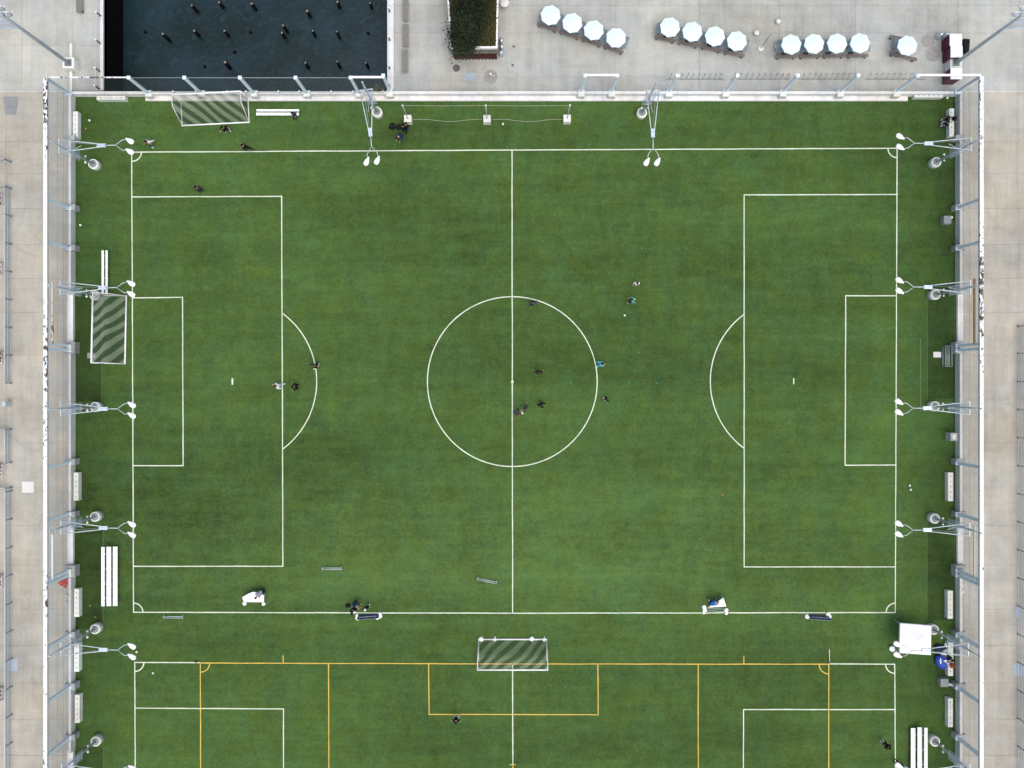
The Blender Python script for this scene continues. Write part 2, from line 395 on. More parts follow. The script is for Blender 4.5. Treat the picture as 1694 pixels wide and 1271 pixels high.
for s_ in ((331, 1097, 848, 1098.5), (848, 1098.5, 1371, 1099), (710, 1182, 989, 1182.5), (844, 1265, 852, 1265)): seg('yh', *s_, .014, .11)
for s_ in ((331.5, 1097, 332.5, 1400), (543.5, 1099, 544.5, 1400), (709, 1099, 710, 1182), (989, 1099, 989.5, 1182.5), (1155, 1099, 1155, 1400), (1371, 1099, 1371, 1400),
           (468.5, 1085, 468.5, 1097), (1230.5, 1086, 1230.5, 1098), (848.5, 1267, 848.5, 1400)): seg('yv', *s_, .017, .11)
arc('ya', 332, 1097, 15, -90, 0, .020, .11); arc('ya', 1371, 1099, 16, 180, 270, .020, .11)
for k_, (nm, mt) in dict(h=('white_line', 'line'), v=('white_line', 'line'), a=('white_arc', 'line'), yh=('yellow_line', 'yellow'), yv=('yellow_line', 'yellow'), ya=('yellow_arc', 'yellow')).items():
    struct(LN[k_].build(nm, MT[mt]))

# ================================================================== WALLS
HW = .9
def side_wall(side):
    """side=-1 left, +1 right; mirrored about the survey axis"""
    sx = lambda rel: CX + side * rel
    nm = 'left' if side < 0 else 'right'
    t = empty('concrete_wall', G(sx(724), 700), f'low grey concrete wall running down the {nm} side of the pitch', 'wall')
    base_rel = 722 if side < 0 else 733
    # panels between buttresses; gate bays are lower and whiter
    gates = [(487, 566), (872, 932), (1240, 1330)] if side < 0 else [(470, 566), (862, 934)]
    ys = [158, 228, 340, 408, 487, 566, 588, 664, 760, 846, 872, 932, 952, 1046, 1128, 1212, 1240, 1330, 1420]
    for i in range(len(ys) - 1):
        y0, y1 = ys[i], ys[i + 1]
        gate = any(a <= (y0 + y1) / 2 <= b_ for a, b_ in gates)
        q = MB()
        if gate:
            a = G(sx(base_rel + 1.5), y0); b_ = G(sx(base_rel + 11), y1)
            q.box2(min(a.x, b_.x), b_.y + .01, max(a.x, b_.x), a.y - .01, -.04, .32); q.build('gate_sill', MT['coping'], t)
        else:
            a = G(sx(base_rel), y0); b_ = G(sx(base_rel + 4.3), y1)
            q.box2(min(a.x, b_.x), b_.y + .01, max(a.x, b_.x), a.y - .01, -.04, HW); q.build('wall_panel', MT['wall'], t)
    # outer kerb, coloured dark to stand in for the shadow band outside the wall
    q = MB(); a = G(sx(base_rel + 7.3), 160); b_ = G(sx(base_rel + 8.6), 1420); q.box2(min(a.x, b_.x), b_.y, max(a.x, b_.x), a.y, -.04, .22)
    k_ = q.build('kerb', MT['greysteel'], t)
    but = [(232, 8), (346, 9), (412, 9), (576, 19), (763, 10), (849, 9), (942, 19), (1046, 10), (1131, 11), (1214, 10), (1300, 10), (1385, 10)]
    for yy, hh in but:
        f = 1 + HW / HC
        a = G(sx(base_rel - 7), yy - hh / 2); b_ = G(sx(base_rel + 10), yy + hh / 2)
        q = MB(); q.box2(min(a.x, b_.x), b_.y, max(a.x, b_.x), a.y, -.04, HW + .06); q.build('buttress', MT['block'], t)
        if hh > 15:
            q = MB(); a = G(sx(base_rel - 3), yy - 4); b_ = G(sx(base_rel + 4), yy + 4); q.box2(min(a.x, b_.x), b_.y, max(a.x, b_.x), a.y, HW + .062, HW + .3); q.build('junction_box', MT['pale' if side < 0 else 'block'], t)
    return t
side_wall(-1); side_wall(1)

# top wall with white ledge
t = empty('concrete_wall', G(850, 158), 'pale concrete wall and broad white ledge along the top edge of the pitch', 'wall')
for x0, x1 in [(120, 180), (180, 242)] + [(242 + 83.87 * i, 242 + 83.87 * (i + 1)) for i in range(15)] + [(1500, 1580)]:
    q = MB(); a = G(x0, 160.6); b_ = G(x1, 156.6); q.box2(a.x + .006, a.y, b_.x - .006, b_.y, -.3, HW); q.build('wall_panel', MT['coping'], t)
for i in range(15):
    x0, x1 = 242 + 83.87 * i, 242 + 83.87 * (i + 1)
    q = MB(); a = G(x0, 168); b_ = G(x1, 160.7); q.box2(a.x + .006, a.y, b_.x - .006, b_.y, -.04, .22); q.build('ledge_slab', MT['coping'], t)
TPX = [(213, 0), (305, 0), (397, 0), (489, 0), (580, 0), (634, 0), (968, 0), (1021, 0), (1121, 0), (1220, 0), (1320, 0), (1420, 0), (1518, 0)]
ZT = 5.2
fT = HC / (HC - ZT)
for x, _ in TPX:
    gx = CX + (x - CX) / fT
    q = MB(); a = G(gx - 5.5, 165.5); b_ = G(gx + 5.5, 155.5); q.box2(a.x, a.y, b_.x, b_.y, -.04, HW + .08); q.build('buttress', MT['pale'], t)
wt = MB(); a = G(652, 156.4); b_ = G(1585, 151.2); wt.box2(a.x, a.y, b_.x, b_.y, -.046, .12); wt.build('outer_kerb', MT['coping'], t)
a = G(BL, 156.4); b_ = G(652, 154.8); wt = MB(); wt.box2(a.x, a.y, b_.x, b_.y, -.79, .2); wt.build('quay_edge', MT['coping'], t)
# quay kerbs either side of the basin
kb = MB(); a = G(166.7, 150); b_ = G(BL, YN); kb.box2(a.x, a.y, b_.x, b_.y, -.79, .16)
tag(kb.build('quay_kerb', MT['coping'], origin=G(169, 80)), 'pale concrete kerb along the left edge of the water basin', 'kerb')
kb = MB(); a = G(BR, 150); b_ = G(651.7, YN); kb.box2(a.x, a.y, b_.x, b_.y, -.79, .16)
tag(kb.build('quay_kerb', MT['coping'], origin=G(646, 80)), 'pale concrete kerb along the right edge of the water basin', 'kerb')
tag(tl.build('threshold_kerb', MT['coping'], origin=G(-20, 151)), 'pale raised kerb line crossing the left walkway', 'kerb')
tag(tr_.build('threshold_kerb', MT['coping'], origin=G(1700, 151)), 'pale raised kerb line crossing the right walkway', 'kerb')

# leaning concrete barriers on the turf
def barrier(x0, y0, x1, y1, label, holes='v'):
    cx, cy = (x0 + x1) / 2, (y0 + y1) / 2
    o_ = empty('concrete_barrier', G(cx, cy), label, 'barrier', 'loose concrete barriers against the pitch walls')
    a = G(x0, y1); b_ = G(x1, y0); d = (b_.x - a.x, b_.y - a.y)
    q = MB(); c_ = G(cx, cy)
    q.box((c_.x, c_.y, .31), (d[0], d[1], .62)); q.build('block', MT['pale'], o_)
    for k in range(5):
        u = (k + .5) / 5 * .9 + .05
        hx, hy = (x0 + (x1 - x0) * (.5), y0 + (y1 - y0) * u) if holes == 'v' else (x0 + (x1 - x0) * u, (y0 + y1) / 2)
        p_ = G(hx, hy); q = MB(); q.box((p_.x, p_.y, .63), (.1, .1, .022)); q.build('lifting_eye', MT['greysteel'], o_)
B = 'pale concrete barrier against the left wall, '
barrier(126, 188, 134, 231, B + 'just above the top left light mast')
barrier(127, 781, 135, 827, B + 'left of the lower goal area corner')
barrier(128, 972, 136, 1018, B + 'beside the red plastic bundle')
barrier(128, 1062, 136, 1108, B + 'under the fifth light mast arm')
barrier(129, 1146, 137, 1192, B + 'lowest whole one of its line')
B = 'pale concrete barrier against the right wall, '
barrier(1563, 781, 1571.5, 828, B + 'right of the lower goal area corner')
barrier(1562.5, 975, 1571, 1021, B + 'between the white tent and the double post')
barrier(1563, 1060, 1571.5, 1115, B + 'with people and bags upon it')
barrier(1563, 1152, 1571, 1199, B + 'above the three plank bleacher')
barrier(1565, 183, 1573, 229, B + 'with two seated people near the top right corner')
barrier(165, 162, 212, 169, 'pale concrete barrier under the top wall at the upper left corner', 'h')
barrier(1508, 158, 1555, 165, 'pale concrete barrier under the top wall at the upper right corner', 'h')
q = MB(); a = G(1558, 722); q.box((a.x + .75, a.y, .5), (.75, .85, 1.0)); q2 = MB(); q2.box((a.x + .75, a.y, 1.02), (.3, .5, .04))
o_ = empty('utility_cabinet', G(1569, 722), 'small grey utility cabinet on the right wall below the middle light mast', 'cabinet')
q.build('body', MT['block'], o_); q2.build('hatch', MT['pale'], o_)

# ================================================================== NET FRAMES
def side_frame(side):
    sx = lambda rel: CX + side * rel
    rel = 724.5 if side < 0 else 729
    nm = 'left' if side < 0 else 'right'
    t = empty('netting_fence', G(sx(rel), 690), f'tall white steel net frame with rust chips standing on the {nm} wall', 'fence')
    X = G(sx(rel), 0).x; inn = -side
    yb0, yb1 = G(0, 163).y, G(0, 1420).y
    YT = 161.5 if side < 0 else 157.5
    # top beam in three lengths with a lighter face and a blue lower web
    ee = [YT, 420, 800, 1180, 1420]
    for i in range(4):
        q = MB(); q.box2(X - .17 - (side > 0) * .03, G(0, ee[i + 1]).y + .01, X + .17 + (side < 0) * .03, G(0, ee[i]).y - .01, ZT - .10, ZT + .03); q.build('top_beam', MT['beam'], t)
        q = MB(); q.box2(X + inn * .06, G(0, ee[i + 1]).y, X + inn * .19, G(0, ee[i]).y, ZT - .28, ZT - .102); q.build('beam_web', MT['beam_blue'], t)
    for yy in (348, 414, 573, 580.5, 765, 848, 941, 948, 1046, 1131.5, 1214, 1300, 1385):
        p_ = G(sx(rel), yy); q = MB(); q.beam((X, p_.y, HW + .06), (X, p_.y, ZT - .28), .28, .28, (0, 1, 0))
        for zz in (HW + .1,): q.box((X, p_.y, zz), (.5, .36, .06))
        q.build('post', MT['post'], t)
    # lintels over the gate bays
    for y0, y1, mt in (((476, 572, 'rusty'), (872, 942, 'white'), (1240, 1300, 'rusty')) if side < 0 else ((470, 573, 'brown'), (858, 942, 'rusty'))):
        a = G(sx(rel), y0); b_ = G(sx(rel), y1); z = 4.15
        q = MB(); q.beam((X + inn * .12, a.y, z), (X + inn * .12, b_.y, z), .17, .15); q.build('lintel', MT[mt], t)
    q = MB(); q.add([(X - side * .02, yb0, HW), (X - side * .02, yb1, HW), (X - side * .02, yb1, ZT - .3), (X - side * .02, yb0, ZT - .3)], [(0, 1, 2, 3)])
    q.build('net', MT['net'], t)
    for z in (2.0, 3.1):
        q = MB(); q.tube([(X, yb0, z), (X, yb1, z)], .012, 4); q.build('wire', MT['greysteel'], t)
    return t, X
fl, XL = side_frame(-1); fr, XR = side_frame(1)
# corner pieces and top frame
t = empty('netting_fence', G(850, 159), 'steel net frame of slanting looking posts and wires above the top wall', 'fence')
YP = G(0, 160.2).y; YP2 = G(0, 157).y
for x, _ in TPX:
    gx = G(CX + (x - CX) / fT, 0).x; yy = YP if x < 600 else YP2
    q = MB(); q.beam((gx, yy, HW + .08), (gx, yy, ZT), .26, .22, (0, 1, 0)); q.box((gx, yy, HW + .11), (.5, .4, .06)); q.box((gx, yy, ZT + .03), (.36, .36, .05)); q.build('post', MT['post'], t)
for x0, x1, yy in ((580, 634, YP), (968, 1021, YP2), (1518, 1630, YP2)):
    a = G(CX + (x0 - CX) / fT, 0).x; b_ = G(CX + (x1 - CX) / fT, 0).x
    q = MB(); q.box2(a - .1, yy - .1, min(b_ + .1, XR - .21), yy + .1, ZT + .06, ZT + .2); q.build('cross_beam', MT['white'], t)
q = MB(); q.box2(XL + .21, YP - .05, G(CX + (213 - CX) / fT, 0).x, YP + .06, ZT, ZT + .12); q.build('cross_beam', MT['beam'], t)
for X in (XL, XR):
    yy = YP if X < 0 else YP2
    q = MB(); q.beam((X, yy, HW), (X, yy, ZT - .29), .24, .22, (0, 1, 0)); q.box((X, yy, HW + .1), (.7, .6, .2)); q.build('post', MT['beam_blue'], t)
q = MB()
g0 = [G(CX + (x - CX) / fT, 0).x for x, _ in TPX]
for z, r_ in ((ZT, .022),):
    q.tube([(g0[0], YP, z), (g0[4], YP, z)], r_, 4)
q.build('wire', MT['lightsteel'], t)
q = MB(); q.add([(XL, YP + .02, HW), (g0[5], YP + .02, HW), (g0[5], YP + .02, ZT), (XL, YP + .02, ZT)], [(0, 1, 2, 3)])
q.add([(g0[5], YP2 + .02, HW), (XR, YP2 + .02, HW), (XR, YP2 + .02, ZT), (g0[5], YP2 + .02, ZT)], [(0, 1, 2, 3)]); q.build('net', MT['net_top'], t)

# ================================================================== LIGHT MASTS
def mast_proto():
    o = empty('light_mast', (0, 0, 0), '', 'light mast')
    q = MB(); q.lathe((0, 0, 0), [(.54, 0), (.54, .84), (.50, .9), (.40, .9)], 24); f = q.build('foundation', MT['pale'], o)
    q = MB(); q.lathe((0, 0, .903), [(.40, 0), (.39, .02)], 20); q.build('foundation_cap', MT['pad'], f)
    q = MB(); q.tube([(0, 0, .9), (0, 0, 7.1), (0, 0, 9.0)], [.13, .10, .05], 8); q.build('pole', MT['steel'], o)
    q = MB(); q.tube([(0, 0, 8.9), (0, 0, 9.1)], .09, 8); q.build('pole_cap', MT['lightsteel'], o)
    q = MB(); q.beam((0, -.68, 7.1), (0, .68, 7.1), .09, .09); q.build('crossbar', MT['lightsteel'], o)
    for sy in (-1, 1):
        q = MB(); q.tube([(0, sy * .62, 7.1), (4.35, sy * .12, 7.25)], .05, 6); q.build('arm', MT['lightsteel'], o)
    q = MB(); q.box((4.25, 0, 7.25), (.85, .36, .12)); q.build('arm_bracket', MT['lattice'], o)
    q = MB(); q.tube([(4.5, 0, 7.28), (5.7, 0, 7.38)], .05, 6)
    for sy in (-1, 1): q.tube([(5.7, 0, 7.38), (6.4, sy * .50, 7.42), (6.68, sy * .52, 7.42)], .038, 6)
    q.build('lamp_bracket', MT['lightsteel'], o)
    for sy in (-1, 1):
        q = MB(); cx, cy = 7.12, sy * .52 - .1
        prof = [(.001, -.62), (.10, -.55), (.13, -.40), (.22, -.25), (.27, 0), (.25, .18), (.16, .30), (.001, .34)]
        vs = []; fs = []; n_ = 12
        d = Vector((.86, -.5, 0)); a_ = Vector((.5, .86, 0))
        for r_, u in prof:
            for k in range(n_):
                th = 2 * math.pi * k / n_; p_ = Vector((cx, cy, 7.42)) + d * (u + .12) + a_ * r_ * math.cos(th) + Vector((0, 0, 1)) * r_ * .5 * math.sin(th); vs.append(p_)
        fs = [(i * n_ + k, i * n_ + (k + 1) % n_, (i + 1) * n_ + (k + 1) % n_, (i + 1) * n_ + k) for i in range(len(prof) - 1) for k in range(n_)]
        q.add(vs, fs, True); q.build('lamp_head', MT['white'], o)
    q = MB(); q.tube([(0, 0, 8.95), (4.3, 0, 7.32)], .012, 4); q.tube([(0, 0, 5.2), (2.2, 0, 7.15)], .03, 5); q.build('stay', MT['steel'], o)
    q = MB()
    for yy in (-.5, -.25, 0.16, .5): q.tube([(.16, yy, 3.7), (.16, yy, 7.0)], .02, 4)
    z = 3.7
    while z < 7.05: q.tube([(.16, -.5, z), (.16, .5, z)], .018, 4); z += .22
    q.build('lattice_panel', MT['lattice'], o)
    for sy in (-1, 1):
        q = MB(); q.lathe((.1, sy * .32, 2.4), [(.02, 0), (.11, .06), (.12, .14), (.06, .22), (.01, .24)], 8); q.tube([(0, 0, 2.45), (.1, sy * .3, 2.5)], .03, 4); q.build('camera_dome' if 0 else 'spotlight', MT['lightsteel' if sy > 0 else 'white'], o)
    return o
mp_ = mast_proto(); used = False
LM = [(161, 275, 0, 'left', 'topmost'), (163, 490, 0, 'left', 'second from the top'), (164, 673, 0, 'left', 'third from the top'), (164, 853, 0, 'left', 'fourth from the top'), (164, 1037, 0, 'left', 'fifth from the top'), (165, 1221, 0, 'left', 'lowest'),
      (1542, 272, 180, 'right', 'topmost'), (1541, 489, 180, 'right', 'second from the top'), (1540, 672, 180, 'right', 'third from the top'), (1540, 856, 180, 'right', 'fourth from the top'), (1538, 1038, 180, 'right', 'fifth from the top, over the tent'), (1540, 1221, 180, 'right', 'lowest')]
for x, y, a, sd_, ps in LM:
    o = inst(mp_, used, G(x, y), R(a), f'twin headed light mast by the {sd_} wall, {ps}', 'light mast', 'twin lamp masts around the pitch'); used = True
for x, y, a, tx in ((626, 190, -84, 'left'), (1060, 191, -90, 'right')):
    o = inst(mp_, used, G(x, y), R(a), f'twin headed light mast reaching in over the top touchline, {tx} of the two', 'light mast', 'twin lamp masts around the pitch')

# tall corner masts
def tall_mast(x, y, s, label):
    b0 = G(x, y); o = empty('floodlight_mast', b0, label, 'floodlight mast')
    q = MB(); q.box((b0.x, b0.y, .55), (1.25, 1.15, 1.1)); q.build('foundation', MT['pale'], o)
    q = MB(); q.box((b0.x, b0.y, 1.14), (.7, .7, .08)); q.build('base_plate', MT['greysteel'], o)
    q = MB(); q.tube([(b0.x, b0.y, 1.1), (b0.x, b0.y, 9), (b0.x, b0.y, 13.8)], [.2, .16, .1], 8); q.build('pole', MT['steel'], o)
    q = MB(); z = 9.2
    q.tube([(b0.x, b0.y, z), (b0.x + s * 3.4, b0.y, z)], .07, 5); q.tube([(b0.x, b0.y, 11), (b0.x + s * 3.4, b0.y, 11)], .05, 5)
    for k in range(14): xx = b0.x + s * k * .26; q.tube([(xx, b0.y, z), (xx, b0.y, 11)], .025, 4)
    for k in range(7): zz = z + .3 * k; q.tube([(b0.x, b0.y, zz), (b0.x + s * 3.4, b0.y, zz)], .025, 4)
    for k in range(7): zz = z + .3 * k; q.tube([(b0.x - s * .6, b0.y, zz), (b0.x, b0.y, zz)], .025, 4)
    q.build('service_cage', MT['lattice'], o)
    for z in (12.3, 13.4):
        q = MB(); q.beam((b0.x - 1.3, b0.y, z), (b0.x + 1.3, b0.y, z), .12, .12); f = q.build('crossarm', MT['white'], o)
        for k in (-1.1, -.4, .4, 1.1):
            q = MB(); q.box((b0.x + k, b0.y - .25, z + .15), (.36, .3, .25), .3 * k); q.build('floodlight', MT['silver'], f)
tall_mast(122.5, 111, -1, 'tall grey floodlight mast on a pale block at the upper left corner')
tall_mast(1572, 111, 1, 'tall grey floodlight mast on a pale block between the maroon stalls')
o_ = empty('low_wall', G(121, 110), 'narrow white concrete upstand above and below the left floodlight mast', 'low wall')
q = MB()
for y0, y1 in ((75, 101), (121, 152)): a = G(119, y1); b_ = G(123, y0); q.box2(a.x, a.y, b_.x, b_.y, -.04, .45)
q.build('upstand', MT['pale'], o_)

# ================================================================== GOALS
def goal(p_, rz, width, depth, label, netk, bags=0):
    o = empty('football_goal', p_, label, 'football goal', 'white football goals', rz)
    W2 = width / 2; z = 2.44; td = 1.15; rr = .085
    def B_(q, nm, mt, par=o):
        me = q.build(nm, mt); me.parent = par; return me
    q = MB(); q.tube([(-W2, 0, z), (W2, 0, z)], rr, 8); B_(q, 'crossbar', MT['white'])
    for s in (-1, 1):
        q = MB(); q.tube([(s * W2, 0, .03), (s * W2, 0, z)], rr, 8); B_(q, 'post', MT['white'])
        q = MB(); q.tube([(s * W2, 0, z - .03), (s * W2, -td, z - .1), (s * W2, -depth + .03, .1)], .035, 6); B_(q, 'net_stay', MT['white'])
        q = MB(); q.tube([(s * W2, .0, .08), (s * W2, -depth, .08)], .065, 6); B_(q, 'ground_bar', MT['white'])
        q = MB(); q.tube([(s * W2, -.02, z - .5), (s * (W2 - .5), -.02, z - .02)], .03, 5); B_(q, 'corner_brace', MT['white'])
        q = MB(); q.add([(s * W2, 0, 0.02), (s * W2, 0, z), (s * W2, -td, z - .1), (s * W2, -depth, .1)], [(0, 1, 2, 3)]); B_(q, 'side_net', MT['goalnet'][netk])
    q = MB(); q.tube([(-W2 - .05, -depth, .09), (W2 + .05, -depth, .09)], .085, 8); B_(q, 'back_bar', MT['white'])
    # sagging roof and back net, one sheet
    q = MB(); nx, ny = 24, 14; vs = []; fs = []
    path = [(0, z), (-td * .5, z - .16), (-td, z - .22), (-depth * .62, z * .62), (-depth * .85, z * .28), (-depth, .1)]
    for j, (yy, zz) in enumerate(path):
        for i in range(nx + 1):
            x = -W2 + width * i / nx; vs.append((x, yy, zz - .10 * math.sin(math.pi * i / nx) * (0 < j < 5) + rnd.uniform(-.02, .02)))
    fs = [(j * (nx + 1) + i, j * (nx + 1) + i + 1, (j + 1) * (nx + 1) + i + 1, (j + 1) * (nx + 1) + i) for j in range(len(path) - 1) for i in range(nx)]
    q.add(vs, fs, True); B_(q, 'net', MT['goalnet'][netk])
    return o
KA, KB = R(52), R(-52)
a = G(283.5, 157, 2.44); b_ = G(397.5, 151.2, 2.44); mid = (a + b_) / 2; mid.z = 0
goal(mid, math.atan2(b_.y - a.y, b_.x - a.x), (b_ - a).length, 2.45, 'white goal pushed up against the top wall beside the two plank bench', KB)
a = G(153.5, 484.5, 2.44); b_ = G(151, 600, 2.44); mid = (a + b_) / 2; mid.z = 0
goal(mid, math.atan2(b_.y - a.y, b_.x - a.x) + math.pi, (b_ - a).length, 2.35, 'white goal turned sideways behind the left goal line', KB)
bpy.context.view_layer.update()
a = G(790, 1108.5, 2.44); b_ = G(906, 1108.5, 2.44); mid = (a + b_) / 2; mid.z = 0
g_ = goal(mid, math.pi, (b_ - a).length, 2.42, 'white goal on the yellow goal line with sandbags over its back bar', KA)
for i, (x, y, r_, tx) in enumerate(((796, 1057, .3, 'leftmost'), (818.5, 1057, .2, 'second from the left'), (879.5, 1056.5, .3, 'third from the left'), (900, 1057.5, .22, 'rightmost'))):
    p_ = G(x, y); q = MB(); q.lathe((p_.x, p_.y, .05), [(.05, 0), (r_, .04), (r_ * 1.02, .13), (r_ * .6, .24), (.04, .27)], 10, 1.0, .85)
    q.tube([(p_.x, p_.y - .25, .1), (p_.x + .05, p_.y + .3, .12)], .07, 6)
    tag(q.build('sandbag', MT['sand'], origin=(p_.x, p_.y, 0)), f'white sandbag on the back bar of the lower goal, {tx}', 'sandbag', 'sandbags on the goal')

# small mini goals / benches of thin tubes
def mini(x, y, ang, label, L=2.05, wd=.42):
    o = empty('mini_goal', G(x, y), label, 'mini goal', 'small tube goals lying on the turf', R(ang))
    def B_(q, nm, mt): me = q.build(nm, mt); me.parent = o
    for yy, z in ((-.1, .12), (.12, .3)):
        q = MB(); q.tube([(-L / 2, yy, z), (L / 2, yy, z)], .033, 5); B_(q, 'rail', MT['lightsteel'])
    for s in (-1, 1):
        q = MB(); q.tube([(s * L / 2, -wd / 2, .05), (s * L / 2, wd * .2, .34), (s * L / 2, wd * .7, .05)], .035, 5); B_(q, 'end_frame', MT['lightsteel'])
    q = MB(); q.add([(-L / 2, -.1, .12), (L / 2, -.1, .12), (L / 2, .12, .3), (-L / 2, .12, .3)], [(0, 1, 2, 3)]); B_(q, 'net', MT['net'])
mini(549.5, 940.5, 0, 'small tube goal lying just below the left penalty area')
mini(805.5, 960.5, -12, 'small tilted tube goal lying left of the halfway line')
mini(288, 1020.5, 0, 'small tube goal just under the lower touchline at left')

# ================================================================== BLEACHERS
def bleacher(planks, ends, axis, label, extra=None):
    """planks: (lo,hi,z) across; ends: lo,hi along; axis 'v' runs down the picture"""
    mids = (planks[0][0] + planks[-1][1]) / 2; me_ = (ends[0] + ends[1]) / 2
    o = empty('bleacher', G(mids, me_) if axis == 'v' else G(me_, mids), label, 'bleacher', 'white plank bleachers')
    for lo, hi, z in planks:
        q = MB(); j = rnd.uniform(-1, 1)
        a, b_ = (G(lo, ends[1] + j, z), G(hi, ends[0] + j, z)) if axis == 'v' else (G(ends[0] + j, hi, z), G(ends[1] + j, lo, z))
        q.box2(a.x, a.y, b_.x, b_.y, z - .05, z); q.build('seat_plank', MT['white'], o)
    n_ = 4
    for k in range(n_):
        u = ends[0] + (ends[1] - ends[0]) * (k + .5) / n_; q = MB()
        for lo, hi, z in planks:
            for w_ in (lo + 1, hi - 1):
                g = G(w_, u, z) if axis == 'v' else G(u, w_, z); q.tube([(g.x, g.y, 0), (g.x, g.y, z - .06)], .03, 4)
        lo, hi, z0 = planks[0][0] + 1, planks[-1][1] - 1, .08
        g, g2 = (G(lo, u), G(hi, u)) if axis == 'v' else (G(u, lo), G(u, hi))
        q.beam((g.x, g.y, z0), (g2.x, g2.y, z0), .05, .05); q.build('support_frame', MT['steel'], o)
    return o
bleacher([(168, 171.7, .75), (174.3, 178, .45)], (414, 487), 'v', 'white two plank bench reaching down to the goal on the left')
bleacher([(181, 184.4, .75), (186.4, 191, .45)], (423.5, 494), 'h', 'white two plank bench below the top wall with a person on its right end')
bleacher([(167.5, 172.9, 1.15), (176, 183.6, .8), (186.6, 194.2, .45)], (905, 1003), 'v', 'white three plank bleacher beside the lower left corner')
bleacher([(1507, 1514.6, .45), (1518, 1525.2, .8), (1529.2, 1534.5, 1.15)], (1204.5, 1300), 'v', 'white three plank bleacher cut off by the lower right edge')

# ================================================================== TENT
z = 2.25
cn = [G(1489.5, 1031.5, z), G(1541, 1035.5, z), G(1540, 1084, z), G(1488.5, 1080.5, z)]
ctr = sum(cn, Vector()) / 4
o_ = empty('canopy_tent', (ctr.x, ctr.y, 0), 'square white pop up canopy tent by the right side of the pitch', 'tent')
apex = Vector((ctr.x, ctr.y, 2.95)); q = MB()
vs = []; fs = []
for i in range(4):
    a, b_ = cn[i], cn[(i + 1) % 4]
    for k in range(4):
        p_ = a.lerp(b_, k / 4); vs.append(p_ + Vector((0, 0, -.02 if k else 0)))
N = len(vs)
ring2 = [p_.lerp(apex, .5) + Vector((0, 0, -.05)) for p_ in vs]; ring0 = [p_ + Vector((0, 0, -.25)) for p_ in vs]
allv = vs + ring2 + ring0 + [apex]
for i in range(N):
    j = (i + 1) % N
    fs += [(j, i, N + i, N + j), (N + j, N + i, 3 * N), (2 * N + j, 2 * N + i, i, j)]
q.add(allv, fs); q.build('canopy', MT['tent'], o_)
for a in cn:
    p_ = a.lerp(ctr, .04); q = MB(); q.tube([(p_.x, p_.y, 0), (p_.x, p_.y, 2.2)], .03, 5); q.build('leg', MT['steel'], o_)
q = MB()
for i in range(4): q.tube([cn[i] + Vector((0, 0, -.04)), cn[(i + 1) % 4] + Vector((0, 0, -.04))], .02, 4)
q.build('frame', MT['lightsteel'], o_)

# ================================================================== BANNERS AND WHITE COVERS
def weight(x, y, r_, par):
    p_ = G(x, y); q = MB(); q.lathe((p_.x, p_.y, .01), [(r_ * .8, 0), (r_, .05), (r_ * .95, .15), (r_ * .5, .22), (.03, .23)], 12); q.build('base_weight', MT['sand'], par)
def banner(x0, x1, y, label, sgn):
    o = empty('banner_stand', G((x0 + x1) / 2, y), label, 'banner stand', 'navy banner stands on the lower touchline')
    a = G(x0 + 4, y + 1.2 * sgn); b_ = G(x1 - 4, y - 1.2 * sgn)
    q = MB(); d = Vector((0, .0, 0))
    q.add([b_ + Vector((0, -.10, .95)), a + Vector((0, -.10, .95)), a + Vector((0, .16, .08)), b_ + Vector((0, .16, .08)),
           b_ + Vector((0, -.13, .95)), a + Vector((0, -.13, .95)), a + Vector((0, .13, .08)), b_ + Vector((0, .13, .08))],
          [(0, 1, 2, 3), (7, 6, 5, 4), (0, 4, 5, 1), (3, 2, 6, 7), (0, 3, 7, 4), (1, 5, 6, 2)]); q.build('fabric_panel', MT['bannerblue'], o)
    q = MB(); n_ = 11
    for k in range(n_):   # small pale marks along the panel, too small to read in the photograph
        u = .12 + .76 * k / (n_ - 1); p_ = a.lerp(b_, u) + Vector((0, .03, .62))
        q.beam(p_ + Vector((-.05, .03, .06)), p_ + Vector((.04, -.04 - .03 * (k % 2), -.06)), .06, .02)
    q.build('pale_print', MT['white'], o)
    q = MB(); q.tube([a + Vector((0, -.13, .93)), b_ + Vector((0, -.13, .93))], .018, 5)
    for e in (a, b_): q.tube([e + Vector((0, -.14, .95)), e + Vector((0, -.14, .05))], .02, 5)
    q.build('frame', MT['lightsteel'], o)
    return o
o_ = banner(589, 632, 1018, 'navy banner stand with white weights beside the group on the lower touchline', 1)
for x, y, r_ in ((592, 1022, .27), (597, 1021, .24), (591, 1018, .2), (628, 1016, .26), (629, 1019, .25), (624.5, 1022, .2)): weight(x, y, r_, o_)
o_ = banner(1332, 1374, 1019.5, 'navy banner stand with white weights near the right end of the touchline', -1)
for x, y, r_ in ((1335, 1019.5, .28), (1369, 1016, .25), (1372, 1019.5, .2), (1368, 1022, .22)): weight(x, y, r_, o_)

